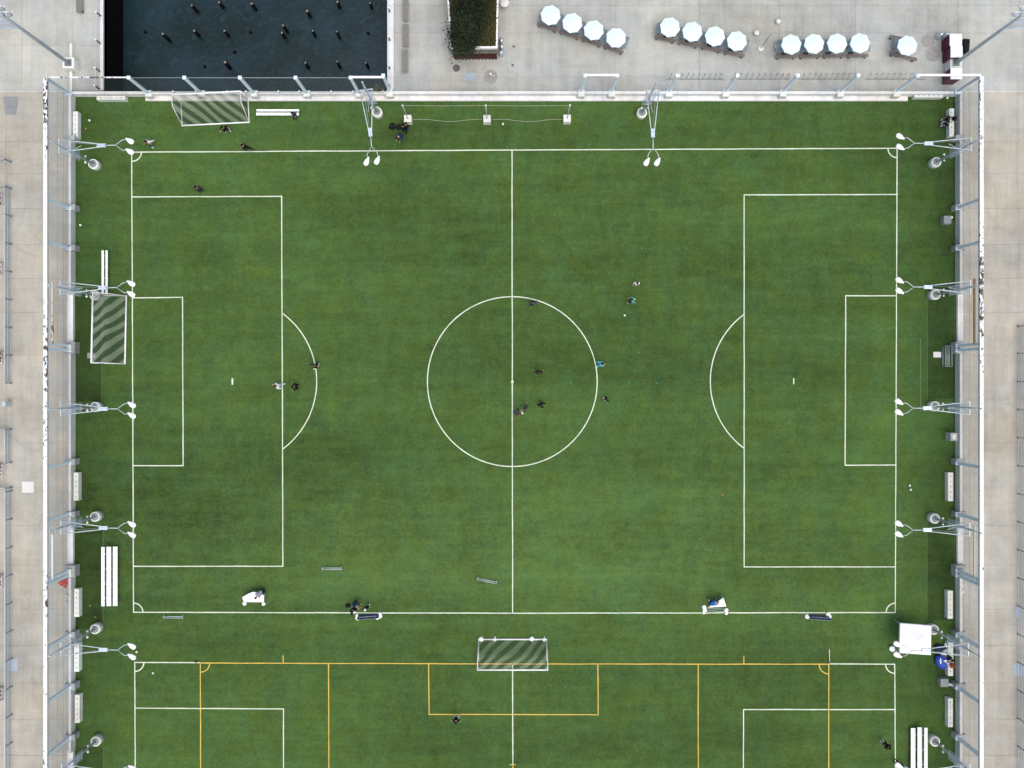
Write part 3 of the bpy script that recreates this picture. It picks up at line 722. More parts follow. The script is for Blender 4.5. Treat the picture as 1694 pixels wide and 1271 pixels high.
def sheet(poly, label, name='covered_cart'):
    c_ = G(sum(p[0] for p in poly) / len(poly), sum(p[1] for p in poly) / len(poly))
    o = empty(name, (c_.x, c_.y, 0), label, 'covered cart', 'white cloth covered frames near the lower touchline')
    top = [G(p[0], p[1], p[2]) for p in poly]; q = MB(); n_ = len(top)
    mid = sum(top, Vector()) / n_ + Vector((0, 0, .06))
    vs = top + [t_ + Vector((0, 0, -.12)) for t_ in top] + [mid]
    fs = [(i, 2 * n_, (i + 1) % n_) for i in range(n_)] + [(i, (i + 1) % n_, n_ + (i + 1) % n_, n_ + i) for i in range(n_)]
    q.add(vs, fs); q.build('cloth_cover', MT['tent'], o)
    q = MB()
    for t_ in top: q.tube([(t_.x * .999, t_.y, .02), (t_.x * .999, t_.y, t_.z - .06)], .025, 5)
    for i in range(n_): a, b_ = top[i], top[(i + 1) % n_]; q.tube([a + Vector((0, 0, -.13)), b_ + Vector((0, 0, -.13))], .022, 4)
    q.build('frame', MT['steel'], o)
    return o
o_ = sheet([(400.5, 988.5, .9), (409, 983.5, 1.0), (418, 979.6, 1.1), (425, 980.5, 1.1), (431, 983.5, 1.0), (436.3, 985, .95), (436.2, 996.5, .5), (403.5, 996.2, .5)], 'white cloth covered cart on two round weights with a dark figure at its corner')
weight(405, 998, .24, o_); weight(436.5, 998.7, .21, o_)
o_ = sheet([(1171.5, 1005.5, .5), (1197, 989.5, 1.2), (1201.5, 1003.5, .7)], 'white triangular cloth cover on a low frame above the lower right touchline')
weight(1164.5, 1004, .25, o_); weight(1165.5, 1009, .25, o_); weight(1164, 1013, .2, o_); weight(1201, 1009, .24, o_); weight(1201, 1014, .2, o_)
q = MB(); a, b_ = G(1168, 1010, .1), G(1199, 1012, .1); q.tube([a, b_], .03, 5); a, b_ = G(1170, 1007, .4), G(1199, 1008, .4); q.tube([a, b_], .03, 5); q.build('tube_frame', MT['lightsteel'], o_)

# ================================================================== NET POSTS IN BLOCKS
rope = MB()
for i, (x, y, tx) in enumerate(((676, 200.5, 'left one, by the dark bags'), (806, 200.5, 'middle one'), (937.5, 200, 'right one'))):
    p_ = G(x, y); o = empty('net_post', p_, f'grey post in a pale block, {tx} of three', 'post', 'posts in concrete blocks')
    q = MB(); q.box((p_.x, p_.y, .4), (.8, .8, .8), 0, .96); q.build('concrete_block', MT['pale'], o)
    q = MB(); q.tube([(p_.x, p_.y, .8), (p_.x, p_.y, 4.7)], .055, 6); q.build('pole', MT['steel'], o)
    q = MB(); q.lathe((p_.x, p_.y, 4.7), [(.08, 0), (.1, .05), (.02, .12)], 8); q.build('pole_cap', MT['white'], o)
pts = [G(676, 200), G(806, 200), G(937, 200)]
for nm, z, r_, sag, lab in (('net_rope', .14, .022, .04, 'sagging pale rope between the three concrete blocks'), ('net_cable', 4.6, .018, .1, 'thin cable strung between the tops of the three posts')):
    q = MB(); L_ = []
    for i in range(2):
        for k in range(9):
            u = k / 8; p_ = pts[i].lerp(pts[i + 1], u); L_.append((p_.x, p_.y + (.12 * math.sin(u * 9) if z < 1 else 0), z - sag * math.sin(math.pi * u)))
    q.tube(L_, r_, 4); tag(q.build(nm, MT['rope'], origin=(pts[1].x, pts[1].y, 0)), lab, 'rope' if z < 1 else 'cable')

# ================================================================== PARASOLS, TABLES, BENCHES
def parasol_proto():
    o = empty('parasol', (0, 0, 0), '', 'parasol')
    n_ = 8; r_ = 1.075
    for k in range(n_):
        t0, t1 = 2 * math.pi * k / n_, 2 * math.pi * (k + 1) / n_
        A = Vector((r_ * math.cos(t0), r_ * math.sin(t0), 2.28)); B2 = Vector((r_ * math.cos(t1), r_ * math.sin(t1), 2.28)); T = Vector((0, 0, 2.52))
        mdl = (A + B2) / 2 * .985; mdl.z = 2.29; q = MB()
        q.add([A, mdl, B2, T, A + Vector((0, 0, -.12)), mdl + Vector((0, 0, -.12)), B2 + Vector((0, 0, -.12))], [(0, 1, 3), (1, 2, 3), (4, 5, 1, 0), (5, 6, 2, 1)]); q.build('canopy_panel', MT['canopy'], o)
    q = MB(); q.tube([(0, 0, .05), (0, 0, 2.55)], .03, 6); q.build('pole', MT['lightsteel'], o)
    q = MB()
    for k in range(n_):
        t0 = 2 * math.pi * k / n_; q.tube([(0, 0, 2.46), (r_ * .98 * math.cos(t0), r_ * .98 * math.sin(t0), 2.25)], .012, 4)
    q.build('ribs', MT['lightsteel'], o)
    q = MB(); q.lathe((0, 0, 0), [(.28, 0), (.28, .05), (.06, .1)], 12); q.build('base', MT['rubber'], o)
    return o
def table_proto():
    o = empty('table', (0, 0, 0), '', 'table')
    for k in range(7):
        q = MB(); q.box((0, -.48 + k * .16, .74), (2.38, .145, .04)); q.build('top_plank', MT['darktable'], o)
    for s in (-1, 1):
        q = MB(); q.beam((s * .8, -.35, 0), (s * .8, .1, .72), .08, .05); q.beam((s * .86, .35, 0), (s * .86, -.1, .72), .08, .05); q.build('leg', MT['rubber'], o)
    return o
def bench_proto(mat, nm='bench', L=2.2, wd=.46, z=.46):
    o = empty(nm, (0, 0, 0), '', 'bench')
    for k in range(3):
        q = MB(); q.box((0, -wd / 3 + k * wd / 3, z), (L, wd / 3 - .025, .05)); q.build('seat_slat', mat, o)
    for s in (-1, 1):
        q = MB(); q.box((s * (L / 2 - .25), 0, z / 2 - .02), (.1, wd * .8, z - .04)); q.build('leg', MT['rubber'], o)
    return o
pp, tb, bn, bn2 = parasol_proto(), table_proto(), bench_proto(MT['woodbrown'], 'bench', 2.25, .36), bench_proto(MT['darktable'], 'bench', 2.1, .34)
us = us2 = 0
GRP = [('in the slanting row nearest the hut', [(911, 24), (947, 37), (982.5, 49), (1019.5, 61.5)], (887, 39), (1033, 88), -19),
       ('in the middle slanting row', [(1109, 44), (1146, 51.5), (1183.5, 59), (1220, 67)], (1081, 61), (1234, 93), -12.5),
       ('in the level row right of the leaning pole', [(1310, 72.5), (1348, 71.5), (1386, 71), (1424, 70.5)], (1281, 94), (1439, 92), 1)]
for gi, (desc, cs, b0, b1, ang) in enumerate(GRP):
    for i, (x, y) in enumerate(cs):
        g = G(x, y, 2.45)
        inst(pp, us, (g.x, g.y, 0), R(ang + rnd.uniform(-12, 12)), f'pale blue parasol, {ORD[i]} from the left {desc}', 'parasol', 'pale blue parasols over the terrace tables')
        d = Vector((math.cos(R(ang)), math.sin(R(ang)), 0)); nn = Vector((-d.y, d.x, 0))
        bx, by = b0[0] + (b1[0] - b0[0]) * (i + .5) / 4, b0[1] + (b1[1] - b0[1]) * (i + .5) / 4
        bp_ = G(bx, by, .46); bp_.z = 0
        inst(bn, us, bp_, R(ang), f'brown bench, {ORD[i]} from the left {desc}', 'bench', 'brown benches along the terrace tables')
        tpz = bp_ + nn * .88
        inst(tb, us, tpz, R(ang), f'dark plank table, {ORD[i]} from the left {desc}', 'table', 'dark tables under the parasols')
        inst(bn2, us2, bp_ + nn * 1.62 + d * .2, R(ang), f'dark bench behind the {ORD[i]} parasol {desc}', 'bench', 'dark benches behind the terrace tables'); us2 = 1
        us = 1
g = G(1502.5, 74.5, 2.45)
inst(pp, 1, (g.x, g.y, 0), R(10), 'single pale blue parasol standing alone beside the maroon stall', 'parasol', 'pale blue parasols over the terrace tables')
inst(bn, 1, G(1491, 96.5), R(-14), 'brown bench slanting below the single parasol', 'bench', 'brown benches along the terrace tables').scale = (1.35, 1, 1)
inst(tb, 1, G(1490, 80), R(-12), 'dark plank table under the single parasol', 'table', 'dark tables under the parasols')
inst(bn, 1, G(1482, 66), R(-12), 'brown bench peeping out behind the single parasol', 'bench', 'brown benches along the terrace tables').scale = (.8, 1, 1)
# grey timber benches
gb = bench_proto(MT['wood'], 'timber_bench', 2.42, .66, .5)
for i, (x, y, lab) in enumerate(((672, 20, 'grey timber bench right of the basin, topmost of three'), (672, 62, 'grey timber bench right of the basin, middle of three'), (671, 104, 'grey timber bench right of the basin, lowest of three'), (135, 6, 'grey timber bench left of the basin at the top edge'))):
    p_ = G(x, y); inst(gb, i > 0, p_, R(90), lab, 'bench', 'grey timber benches by the basin')

p_ = G(1476, 1073.5, .3); q = MB(); q.lathe((p_.x, p_.y, 0), [(.26, 0), (.31, .3), (.30, .34), (.08, .35), (.07, .30)], 14); tag(q.build('bucket', MT['white'], origin=(p_.x, p_.y, 0)), 'round white bucket left of the white tent', 'bucket')
# small round discs (table tops / bases), poles
for x, y, r_, z_, lab in ((1252, 54, .28, .5, 'small white round table just right of the middle parasol row'), (1288, 35, .25, .5, 'small white round table above the level parasol row'),
                   (1287, 77, .3, .75, 'white round table at the left end of the level parasol row'), (834.5, 4.5, .5, .75, 'large white round table beside the planted roof')):
    p_ = G(x, y, z_); o = empty('round_table', (p_.x, p_.y, 0), lab, 'table', 'white round tables on the terrace')
    q = MB(); q.lathe((p_.x, p_.y, z_ - .04), [(r_ * .96, 0), (r_, .02), (r_ * .97, .045)], 20); q.build('tabletop', MT['whitepad'], o)
    q = MB(); q.tube([(p_.x, p_.y, .02), (p_.x, p_.y, z_ - .04)], .035, 6); q.lathe((p_.x, p_.y, 0), [(r_ * .5, 0), (.05, .04)], 12); q.build('pedestal', MT['steel'], o)
p_ = G(1258, 80.5); o = empty('flag_pole', p_, 'thin bare pole in a round base left of the level parasol row', 'pole')
q = MB(); q.lathe((p_.x, p_.y, 0), [(.33, 0), (.33, .1), (.2, .16)], 14); q.build('base', MT['whitepad'], o)
q = MB(); q.tube([(p_.x, p_.y, .1), (p_.x, p_.y, 3.6)], .04, 6); q.build('pole', MT['greysteel'], o)
q = MB(); q.tube([(p_.x, p_.y, 3.6), (G(1287, 77).x, G(1287, 77).y, .7)], .014, 4); q.build('guy_line', MT['lightsteel'], o)

# ================================================================== BIKE RACKS
for gi, (x0, x1, lab) in enumerate(((1109, 1191, 'leftmost'), (1214, 1302, 'second from the left'), (1327, 1411, 'third from the left'), (1437, 1524, 'rightmost'))):
    c_ = G((x0 + x1) / 2, 130); o = empty('bike_rack', c_, f'low grey bike rack of hoops outside the top wall, {lab} of four', 'bike rack', 'bike racks outside the top wall')
    a, b_ = G(x0 - 6, 131.5), G(x1 + 6, 131.5); q = MB(); q.beam(a + Vector((0, 0, .05)), b_ + Vector((0, 0, .05)), .05, .04); q.build('ground_rail', MT['greysteel'], o)
    n_ = round((x1 - x0) / 9.4) + 1
    for k in range(n_):
        x = x0 + (x1 - x0) * k / (n_ - 1); a, b_ = G(x - 1, 131), G(x + 1.5, 124)
        q = MB(); q.tube([a, a + Vector((0, 0, .5)), (a + b_) / 2 + Vector((0, 0, .72)), b_ + Vector((0, 0, .5)), b_], .022, 5); q.build('hoop', MT['greysteel'], o)

# ================================================================== PLANTED HUT, TREE
z = 2.9
cr = [G(745.5, 80, z), G(823, 79.5, z), G(826, -60, z), G(736, -60, z)]   # sw, se, ne, nw seen corners at roof height
o_ = empty('planted_hut', ((cr[0] + cr[1]) / 2 * Vector((1, 1, 0)) if 0 else Vector(((cr[0].x + cr[1].x) / 2, cr[0].y, 0))), 'hut with dark red slatted base, grey upper band and planted roof at the top edge', 'hut')
P2 = [(c.x, c.y) for c in cr]
def inset(P, d):
    cx = sum(p[0] for p in P) / 4; cy = sum(p[1] for p in P) / 4
    return [(p[0] + (d if p[0] < cx else -d), p[1] + (d if p[1] < cy else -d)) for p in P]
q = MB(); q.prism(inset(P2, .12), -.04, 1.1); q.build('lower_wall', MT['redslat'], o_)
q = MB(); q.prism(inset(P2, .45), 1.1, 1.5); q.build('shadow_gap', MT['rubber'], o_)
q = MB(); q.prism(P2, 1.5, 2.55); q.build('upper_wall', MT['mossy'], o_)
q = MB(); q.prism(inset(P2, .2), 2.55, 2.75); q.build('soil', MT['soil'], o_)
for i in range(4):
    a, b_ = cr[i].copy(), cr[(i + 1) % 4].copy(); d = (b_ - a).normalized(); a.z = b_.z = 2.73
    inn = Vector((-d.y, d.x, 0)) * .09
    q = MB(); q.beam(a + inn - d * 0 + (d * .19 if i % 2 else Vector()), b_ + inn - (d * .19 if i % 2 else Vector()), .18, .36); q.build('parapet', MT['white'], o_)
x = P2[0][0] + .35
while x < P2[1][0] - .2:
    q = MB(); q.box((x, P2[0][1] + .06, .52), (.2, .1, 1.0)); q.build('slat', MT['redslat'], o_); x += .36
# roof grasses: uncountable tufts
q = MB(); rg = random.Random(3)
for k in range(5200):
    u, v_ = rg.random(), rg.random()
    a = Vector((*P2[0], 0)).lerp(Vector((*P2[1], 0)), .035 + .93 * u); b_ = Vector((*P2[3], 0)).lerp(Vector((*P2[2], 0)), .035 + .93 * u)
    p_ = a.lerp(b_, .02 + .95 * v_); hgt = rg.uniform(.12, .42); th = rg.uniform(0, 6.28); wv = .05
    d = Vector((math.cos(th), math.sin(th), 0)); e = Vector((-d.y, d.x, 0)) * wv
    p_.z = 2.74; tip = p_ + d * rg.uniform(.1, .34) + Vector((0, 0, hgt))
    q.add([p_ - e, p_ + e, tip + e * .3, tip - e * .3], [(0, 1, 2, 3)])
g_ = q.build('roof_grass', MT['grassy'], origin=cr[0] * Vector((1, 1, 0)) if 0 else Vector((cr[0].x, cr[0].y, 0))); g_['kind'] = 'stuff'; tag(g_, 'olive grasses covering the hut roof', 'grass')
def tree(base, z0, tops, R_, name, label, nleaf, leafs, flat=.5):
    o = empty(name, (base.x, base.y, z0), label, 'tree')
    q = MB(); hh = tops * .55
    q.tube([(base.x, base.y, z0), (base.x + .05, base.y + .04, z0 + hh * .5), (base.x - .03, base.y, z0 + hh)], [.14, .11, .08], 7); q.build('trunk', MT['bark'], o)
    q = MB(); cl = []
    for k in range(11):
        t_ = 2 * math.pi * k / 11 + rg.uniform(-.3, .3); rr = R_ * rg.uniform(.35, .95)
        c_ = Vector((base.x + rr * math.cos(t_), base.y + rr * 1.5 * math.sin(t_), z0 + tops * rg.uniform(.5, .95)))
        q.tube([(base.x, base.y, z0 + hh * rg.uniform(.4, 1)), ((base.x + c_.x) / 2, (base.y + c_.y) / 2, c_.z - .2), c_], [.06, .035, .012], 5); cl.append(c_)
    q.build('limbs', MT['bark'], o)
    cl += [Vector((base.x + rg.uniform(-.4, .4) * R_, base.y + rg.uniform(-.9, .9) * R_, z0 + tops * rg.uniform(.7, 1.0))) for _ in range(7)]
    q = MB()
    for k in range(nleaf):
        c_ = rg.choice(cl); v_ = Vector((rg.gauss(0, 1), rg.gauss(0, 1), rg.gauss(0, .7))) * (R_ * .26)
        p_ = c_ + v_; n_ = Vector((rg.gauss(0, 1), rg.gauss(0, 1), rg.gauss(1.0, .6))).normalized()
        a = n_.orthogonal().normalized(); a.rotate(Matrix.Rotation(rg.uniform(0, 6.28), 3, n_)); b_ = n_.cross(a); s_ = leafs * rg.uniform(.5, 1.2)
        q.add([p_ - a * s_, p_ - b_ * s_ * .55, p_ + a * s_, p_ + b_ * s_ * .55], [(0, 1, 2, 3)])
    q.build('crown', MT['leaf'], o)
    return o
tb_ = G(771, 54, 4.0)
tree(Vector((tb_.x, tb_.y, 0)), 2.75, 2.2, 1.65, 'evergreen_tree', 'dark evergreen tree crown spreading over the left edge of the planted roof', 6500, .13)
tb_ = G(783, 2, 4.0)
tree(Vector((tb_.x, tb_.y, 0)), 2.75, 2.2, 1.6, 'evergreen_tree', 'dark evergreen tree at the top edge of the picture on the planted roof', 5500, .13)
# kegs beside hut
for i, (x, y, lab) in enumerate(((829.5, 66, 'topmost'), (830, 76, 'middle'), (829, 86, 'lowest'))):
    p_ = G(x, y, .8); q = MB(); q.lathe((p_.x, p_.y, 0), [(.26, 0), (.27, .1), (.27, .68), (.2, .8), (.05, .88)], 12)
    tag(q.build('waste_bin', MT['silver'], origin=(p_.x, p_.y, 0)), f'silver domed bin against the right side of the planted hut, {lab} of three', 'bin', 'silver bins beside the hut')
# ground marks
def disc(name, x, y, r_, mt, lab, cat, z0=.004, sx=1, sy=1):
    p_ = G(x, y); q = MB(); q.lathe((p_.x, p_.y, z0), [(r_, 0), (r_ * .97, .006)], 20, sx, sy, False)
    return tag(q.build(name, MT[mt], origin=(p_.x, p_.y, 0)), lab, cat)
disc('manhole_cover', 755, 113, .4, 'manhole', 'round dark iron manhole cover below the planted hut', 'manhole cover')
for x, y, r_ in ((1535, 68, .7), (1543, 90, .8), (812, 127, .75)): struct(disc('stain', x, y, r_, 'stain', '', '')); 
for o in [o for o in bpy.data.objects if o.name.startswith('stain')]:
    for k in ('label', 'category'): del o[k]
for x, y, lab in ((850, 77, 'upper'), (848, 108, 'lower')):
    disc('drain_cover', x, y, .14, 'manhole', f'tiny dark drain cover right of the planted hut, {lab} of two', 'drain cover')
q = MB(); a = G(768, 133); b_ = G(787, 121); q.box2(a.x, a.y, b_.x, b_.y, .003, .008); struct(q.build('painted_patch', MT['bluepaint']))
q = MB(); q.prism([tuple(G(*p)[:2]) for p in ((9, 190), (27, 190), (31, 160), (5, 160))], .003, .008); struct(q.build('painted_patch', MT['pad']))
q = MB(); a = G(12, 1110); b_ = G(29, 1090); q.box2(a.x, a.y, b_.x, b_.y, .003, .008); a = G(1676, 1118); b_ = G(1700, 1099); q.box2(a.x, a.y, b_.x, b_.y, .003, .008); a = G(1680, 1022); b_ = G(1690, 1004); q.box2(a.x, a.y, b_.x, b_.y, .003, .008)
struct(q.build('painted_patch', MT['bluepaint']))
q = MB(); p_ = G(46.5, 806); q.box((p_.x, p_.y, .03), (1.25, 1.2, .06)); tag(q.build('floor_plate', MT['whitepad'], origin=(p_.x, p_.y, 0)), 'square white plate lying on the left walkway', 'plate')
p_ = G(811.5, 124); q = MB(); q.lathe((p_.x, p_.y, 0), [(.2, 0), (.16, .3), (.03, .42)], 9); q.lathe((p_.x + .35, p_.y - .15, 0), [(.12, 0), (.1, .2), (.02, .26)], 8)
tag(q.build('bollard_cap', MT['whitepad'], origin=(p_.x, p_.y, 0)), 'small white lump on the wet patch below the planted hut', 'cap')

# ================================================================== STALLS
def stall(x0, y0, x1, y1, ztop, label, zs=1.75):
    a = G(x0, y1, ztop); b_ = G(x1, y0, ztop); c_ = (a + b_) / 2
    o = empty('market_stall', (c_.x, c_.y, 0), label, 'stall', 'maroon draped stalls with white tops')
    q = MB(); q.box2(a.x + .06, a.y + .06, b_.x - .05, b_.y - .06, -.0, ztop - .1)
    q.build('maroon_drape', MT['maroon'], o)
    q = MB(); n_ = 6
    for k in range(n_):  # folds of the cloth
        yy = a.y + .1 + (b_.y - a.y - .2) * k / (n_ - 1); q.tube([(a.x + .04, yy, 0), (a.x + .05, yy, ztop - .12)], .045, 6)
    q.build('drape_fold', MT['maroon'], o)
    q = MB(); m_ = Vector((c_.x, c_.y, ztop + .12)); zt = ztop
    q.add([(a.x, a.y, zt), (b_.x, a.y, zt), (b_.x, b_.y, zt), (a.x, b_.y, zt), m_, (a.x, a.y, zt - .1), (b_.x, a.y, zt - .1), (b_.x, b_.y, zt - .1), (a.x, b_.y, zt - .1)],
          [(0, 1, 4), (1, 2, 4), (2, 3, 4), (3, 0, 4), (5, 6, 1, 0), (6, 7, 2, 1), (7, 8, 3, 2), (8, 5, 0, 3)]); q.build('white_top', MT['tent'], o)
    return o
stall(1571.5, 56, 1591.5, 76, 1.7, 'white topped stall with maroon drapes, topmost of three')
stall(1573, 76.5, 1592.5, 95, 1.7, 'white topped stall with maroon drapes, directly above the mast block')
stall(1572.8, 113, 1592, 131, 1.7, 'white topped stall with maroon drapes, standing below the mast block')
p_ = G(1596, 80, .6); q = MB(); q.box((p_.x, p_.y, .45), (.65, 1.75, .9), R(-4)); q.box((p_.x - .1, p_.y - .2, .95), (.3, .8, .1), .1)
tag(q.build('black_case', MT['black'], origin=(p_.x, p_.y, 0)), 'tall black case standing on the right of the upper stalls', 'case')
for x, y, s in ((1558, 56, 'left'), (1568, 56, 'right')):
    p_ = G(x, y, .9); q = MB(); q.lathe((p_.x, p_.y, 0), [(.24, 0), (.27, .15), (.27, .8), (.15, .95), (.03, 1.0)], 12)
    tag(q.build('gas_bottle', MT['silver'], origin=(p_.x, p_.y, 0)), f'silver cylinder behind the upper stall, {s} one of two', 'cylinder', 'silver cylinders behind the stall')

# ================================================================== RAILINGS
def railing(base, posts, top, label, nm='guard_railing'):
    """posts: list of plan points (px,py)"""
    g = [G(*p) for p in posts]; c_ = g[len(g) // 2]
    o = empty(nm, c_, label, 'railing'); ht = top
    for p_ in g:
        q = MB(); q.box((p_.x, p_.y, ht / 2), (.09, .07, ht)); q.box((p_.x, p_.y, .02), (.22, .2, .05)); q.build('post', MT['greysteel'], o)
    for z_, r_, mt in ((ht, .045, 'lightsteel'), (ht * .55, .018, 'steel'), (.14, .02, 'steel')):
        q = MB(); q.tube([(p_.x, p_.y, z_) for p_ in g], r_, 6); q.build('rail', MT[mt], o)
    q = MB()
    for i in range(len(g) - 1):
        a, b_ = g[i], g[i + 1]; q.add([(a.x, a.y, .14), (b_.x, b_.y, .14), (b_.x, b_.y, ht), (a.x, a.y, ht)], [(0, 1, 2, 3)])
    q.build('infill_mesh', MT['infill'], o)
railing(0, [(-40, 312), (18.5, 312)] + [(18.7, 312 + 46 * k) for k in range(1, 8)], 1.15, 'steel mesh railing along the upper left walkway edge')
railing(0, [(-40, 268), (18, 268)], 1.15, 'short steel railing across the upper left walkway')
railing(0, [(-20, 710), (19, 710), (19, 765)], 1.15, 'short steel gate railing at the middle of the left walkway')
railing(0, [(-20, 806), (19.5, 806)] + [(19.5, 812 + 46.2 * k) for k in range(0, 13)], 1.15, 'steel mesh railing along the lower left walkway edge')
railing(0, [(1730, 540), (1684, 540)] + [(1684, 585 + 46.4 * k) for k in range(0, 18)], 1.15, 'steel mesh railing along the right walkway edge')
q = MB(); a = G(10, 700); o_ = empty('gate_post', G(18, 668), 'pale steel gate post in the gap of the left railing', 'gate post')
p_ = G(17, 668); q.box((p_.x, p_.y, .55), (.35, .5, 1.1)); q.build('pillar', MT['steel'], o_)
# quay side posts
def quayrail(pts, ht, label):
    g = [G(*p) for p in pts]; o = empty('quay_railing', g[len(g) // 2], label, 'railing')
    for p_ in g:
        q = MB(); q.tube([(p_.x, p_.y, .1), (p_.x, p_.y, ht)], [.09, .07], 6); s = q.build('post', MT['rubber'], o)
        q = MB(); q.lathe((p_.x, p_.y, ht), [(.06, -.05), (.12, 0), (.1, .08), (.02, .13)], 8); q.build('cap', MT['white'], s)
    q = MB(); q.tube([(p_.x, p_.y, ht * .9) for p_ in g], .03, 5); q.build('rail', MT['lightsteel'], o)
quayrail([(168, -60), (168, -20), (168, 28), (167, 73), (166, 119), (165.5, 148)], 1.1, 'post and wire railing on the left quay kerb')
quayrail([(645, -60), (645, -25), (645, 21), (645, 68), (645, 115), (644.5, 144)], 1.1, 'post and rail railing on the right quay kerb')
quayrail([(x, 158.2) for x in (256, 294, 331, 345, 382, 413, 431, 466, 500, 516, 552, 588, 605, 636)], 1.15, 'low railing with round caps on the quay side of the top wall')

# ================================================================== PILES
rows = {}
pl = [(317, 9), (362, 4), (416, 6), (508, 18), (558, 3), (612, 5), (321, 51), (371, 51), (414, 53), (468, 42), (466, 54), (517, 51), (557, 52), (609, 55), (372, 103), (505, 104), (558, 102), (605, 104), (240, 53), (269, 56), (388, 86), (338, 110)]
def Gd(px, py, z): f = (HC - z) / HC / KP; return Vector(((px - CX) * f, -(py - CY) * f, z))
for i, (x, y) in enumerate(pl):
    sub = (x, y) in ((388, 86), (338, 110), (240, 53), (414, 53), (609, 55)); zt = WZ + (.15 if sub else rnd.uniform(1.2, 1.8))
    p_ = Gd(x, y, zt); r_ = rnd.uniform(.15, .21)
    o = empty('timber_pile', (p_.x, p_.y, WZ), '', 'pile', 'old timber piles in the basin')
    q = MB(); ln = Vector((rnd.uniform(-.1, .1), rnd.uniform(-.1, .1), 0))
    q.tube([(p_.x + ln.x, p_.y + ln.y, WZ - 1.5), (p_.x, p_.y, zt - .05)], [r_ * 1.1, r_], 8); q.build('shaft', MT['pile'], o)
    if not sub:
        q = MB(); q.lathe((p_.x, p_.y, zt - .06), [(r_ * .95, .02), (r_ * .55, .09), (.02, .12)], 8, rnd.uniform(.7, 1), rnd.uniform(.7, 1)); q.build('bleached_top', MT['piletop'], o)
    row = 'top' if y < 30 else ('middle' if y < 70 else 'lower')
    rows.setdefault(row, []).append((x, o))
for r_, L_ in rows.items():
    L_.sort(key=lambda t_: t_[0])
    for i, (_, o) in enumerate(L_):
        o['label'] = f'old timber pile in the dark basin, {ORD[i]} from the left in the {r_} row'
# reed clump by the quay
p_ = G(622, 147); q = MB()
for k in range(40):
    t_ = rg.uniform(0, 6.28); a = Vector((p_.x + rg.uniform(-.2, .2), p_.y + .6 + rg.uniform(-.4, .2), -2.2)); b_ = a + Vector((math.cos(t_) * .5, math.sin(t_) * .5 + .2, rg.uniform(.5, 1.3))); q.tube([a, b_], [.03, .005], 3)
q.box((p_.x, p_.y + .55, -3.0), (.9, .6, 1.6)); tag(q.build('driftwood_clump', MT['dry'], origin=(p_.x, p_.y + .5, WZ)), 'clump of dry reeds on a ledge at the quay below the white crossbar', 'reeds')

# ================================================================== CLUTTER
def ball(x, y, r_, mt, name, lab, cat, grp=None):
    p_ = G(x, y); q = MB(); prof = [(r_ * math.sin(math.pi * k / 8) + .0005, r_ - r_ * math.cos(math.pi * k / 8)) for k in range(9)]
    q.lathe((p_.x, p_.y, 0), prof, 12); return tag(q.build(name, MT[mt], origin=(p_.x, p_.y, 0)), lab, cat, grp)
BG = 'loose balls on the pitch'
for x, y, lab in ((864, 683.5, 'white ball between the players inside the centre circle'), (1033, 522, 'white ball below the player in teal'), (1504, 803, 'white ball right of the right goal line, upper of two'),
                  (1505.5, 810, 'white ball right of the right goal line, lower of two'), (254, 1113, 'pale yellow ball near the lower left corner arc'), (149, 200, 'white ball in the top left corner of the turf'),
                  (1566, 163, 'white ball in the top right corner of the turf'), (134, 373, 'white ball beside the left wall'), (227, 1078, 'small pale ball above the lower left corner arc'), (832, 206, 'small white ball below the middle net post')):
    ball(x, y, .125, 'ballw', 'football', lab, 'ball', BG)
def cone(x, y, mt, lab):
    p_ = G(x, y); q = MB(); q.lathe((p_.x, p_.y, .002), [(.085, 0), (.085, .01), (.04, .07), (.02, .07)], 10); tag(q.build('marker_cone', MT[mt], origin=(p_.x, p_.y, 0)), lab, 'marker cone', 'small marker cones')
for x, y, m_, lab in ((949, 411, 'teal', 'teal marker cone above the centre circle'), (1062, 411, 'teal', 'teal marker cone above the upper right player, left of another'), (1135, 411, 'teal', 'teal marker cone furthest right in the upper line'),
                      (943.5, 633, 'teal', 'teal marker cone inside the centre circle'), (1040, 635, 'teal', 'teal marker cone right of the centre circle'), (1086, 634, 'teal', 'teal marker cone between centre circle and right penalty arc'),
                      (1057, 583, 'teal', 'teal marker cone up right of the centre circle'), (935, 1137, 'teal', 'teal marker cone in the yellow goal area'), (1195, 819, 'orange', 'orange marker cone near the right penalty area'),
                      (158, 1021, 'orange', 'orange marker cone below the three plank bleacher'), (149, 1002, 'orange', 'orange marker cone left of the three plank bleacher'), (142, 213, 'orange', 'orange marker cone in the top left corner')): cone(x, y, m_, lab)
q = MB(); p_ = G(1550, 587); q.box((p_.x, p_.y, .04), (.82, .6, .08)); tag(q.build('grey_mat', MT['whitepad'], origin=(p_.x, p_.y, 0)), 'small pale mat on the dark turf near the right wall', 'mat')
q = MB(); p_ = G(151.5, 588.5); q.box((p_.x, p_.y, .04), (.85, .6, .08)); tag(q.build('grey_mat', MT['pad'], origin=(p_.x, p_.y, 0)), 'small grey mat under the corner of the left goal', 'mat')
p_ = G(1562, 590); o_ = empty('ball_rack', p_, 'thin steel rack standing beside the double post of the right wall', 'rack')
for dx in (-.2, .22):
    q = MB()
    for z_ in (.1, .6, 1.1): q.tube([(p_.x + dx, p_.y - 1.1, z_), (p_.x + dx, p_.y + 1.1, z_)], .03, 5)
    for yy in (-1.1, 1.1): q.tube([(p_.x + dx, p_.y + yy, 0), (p_.x + dx, p_.y + yy, 1.1)], .03, 5)
    q.build('rack_side', MT['steel'], o_)
q = MB(); p_ = G(1561.5, 366); q.box((p_.x, p_.y, .35), (.8, .85, .7)); o_ = empty('equipment_box', p_, 'grey equipment box with two white bottles beside the right wall', 'box')
q.build('box_body', MT['pad'], o_)
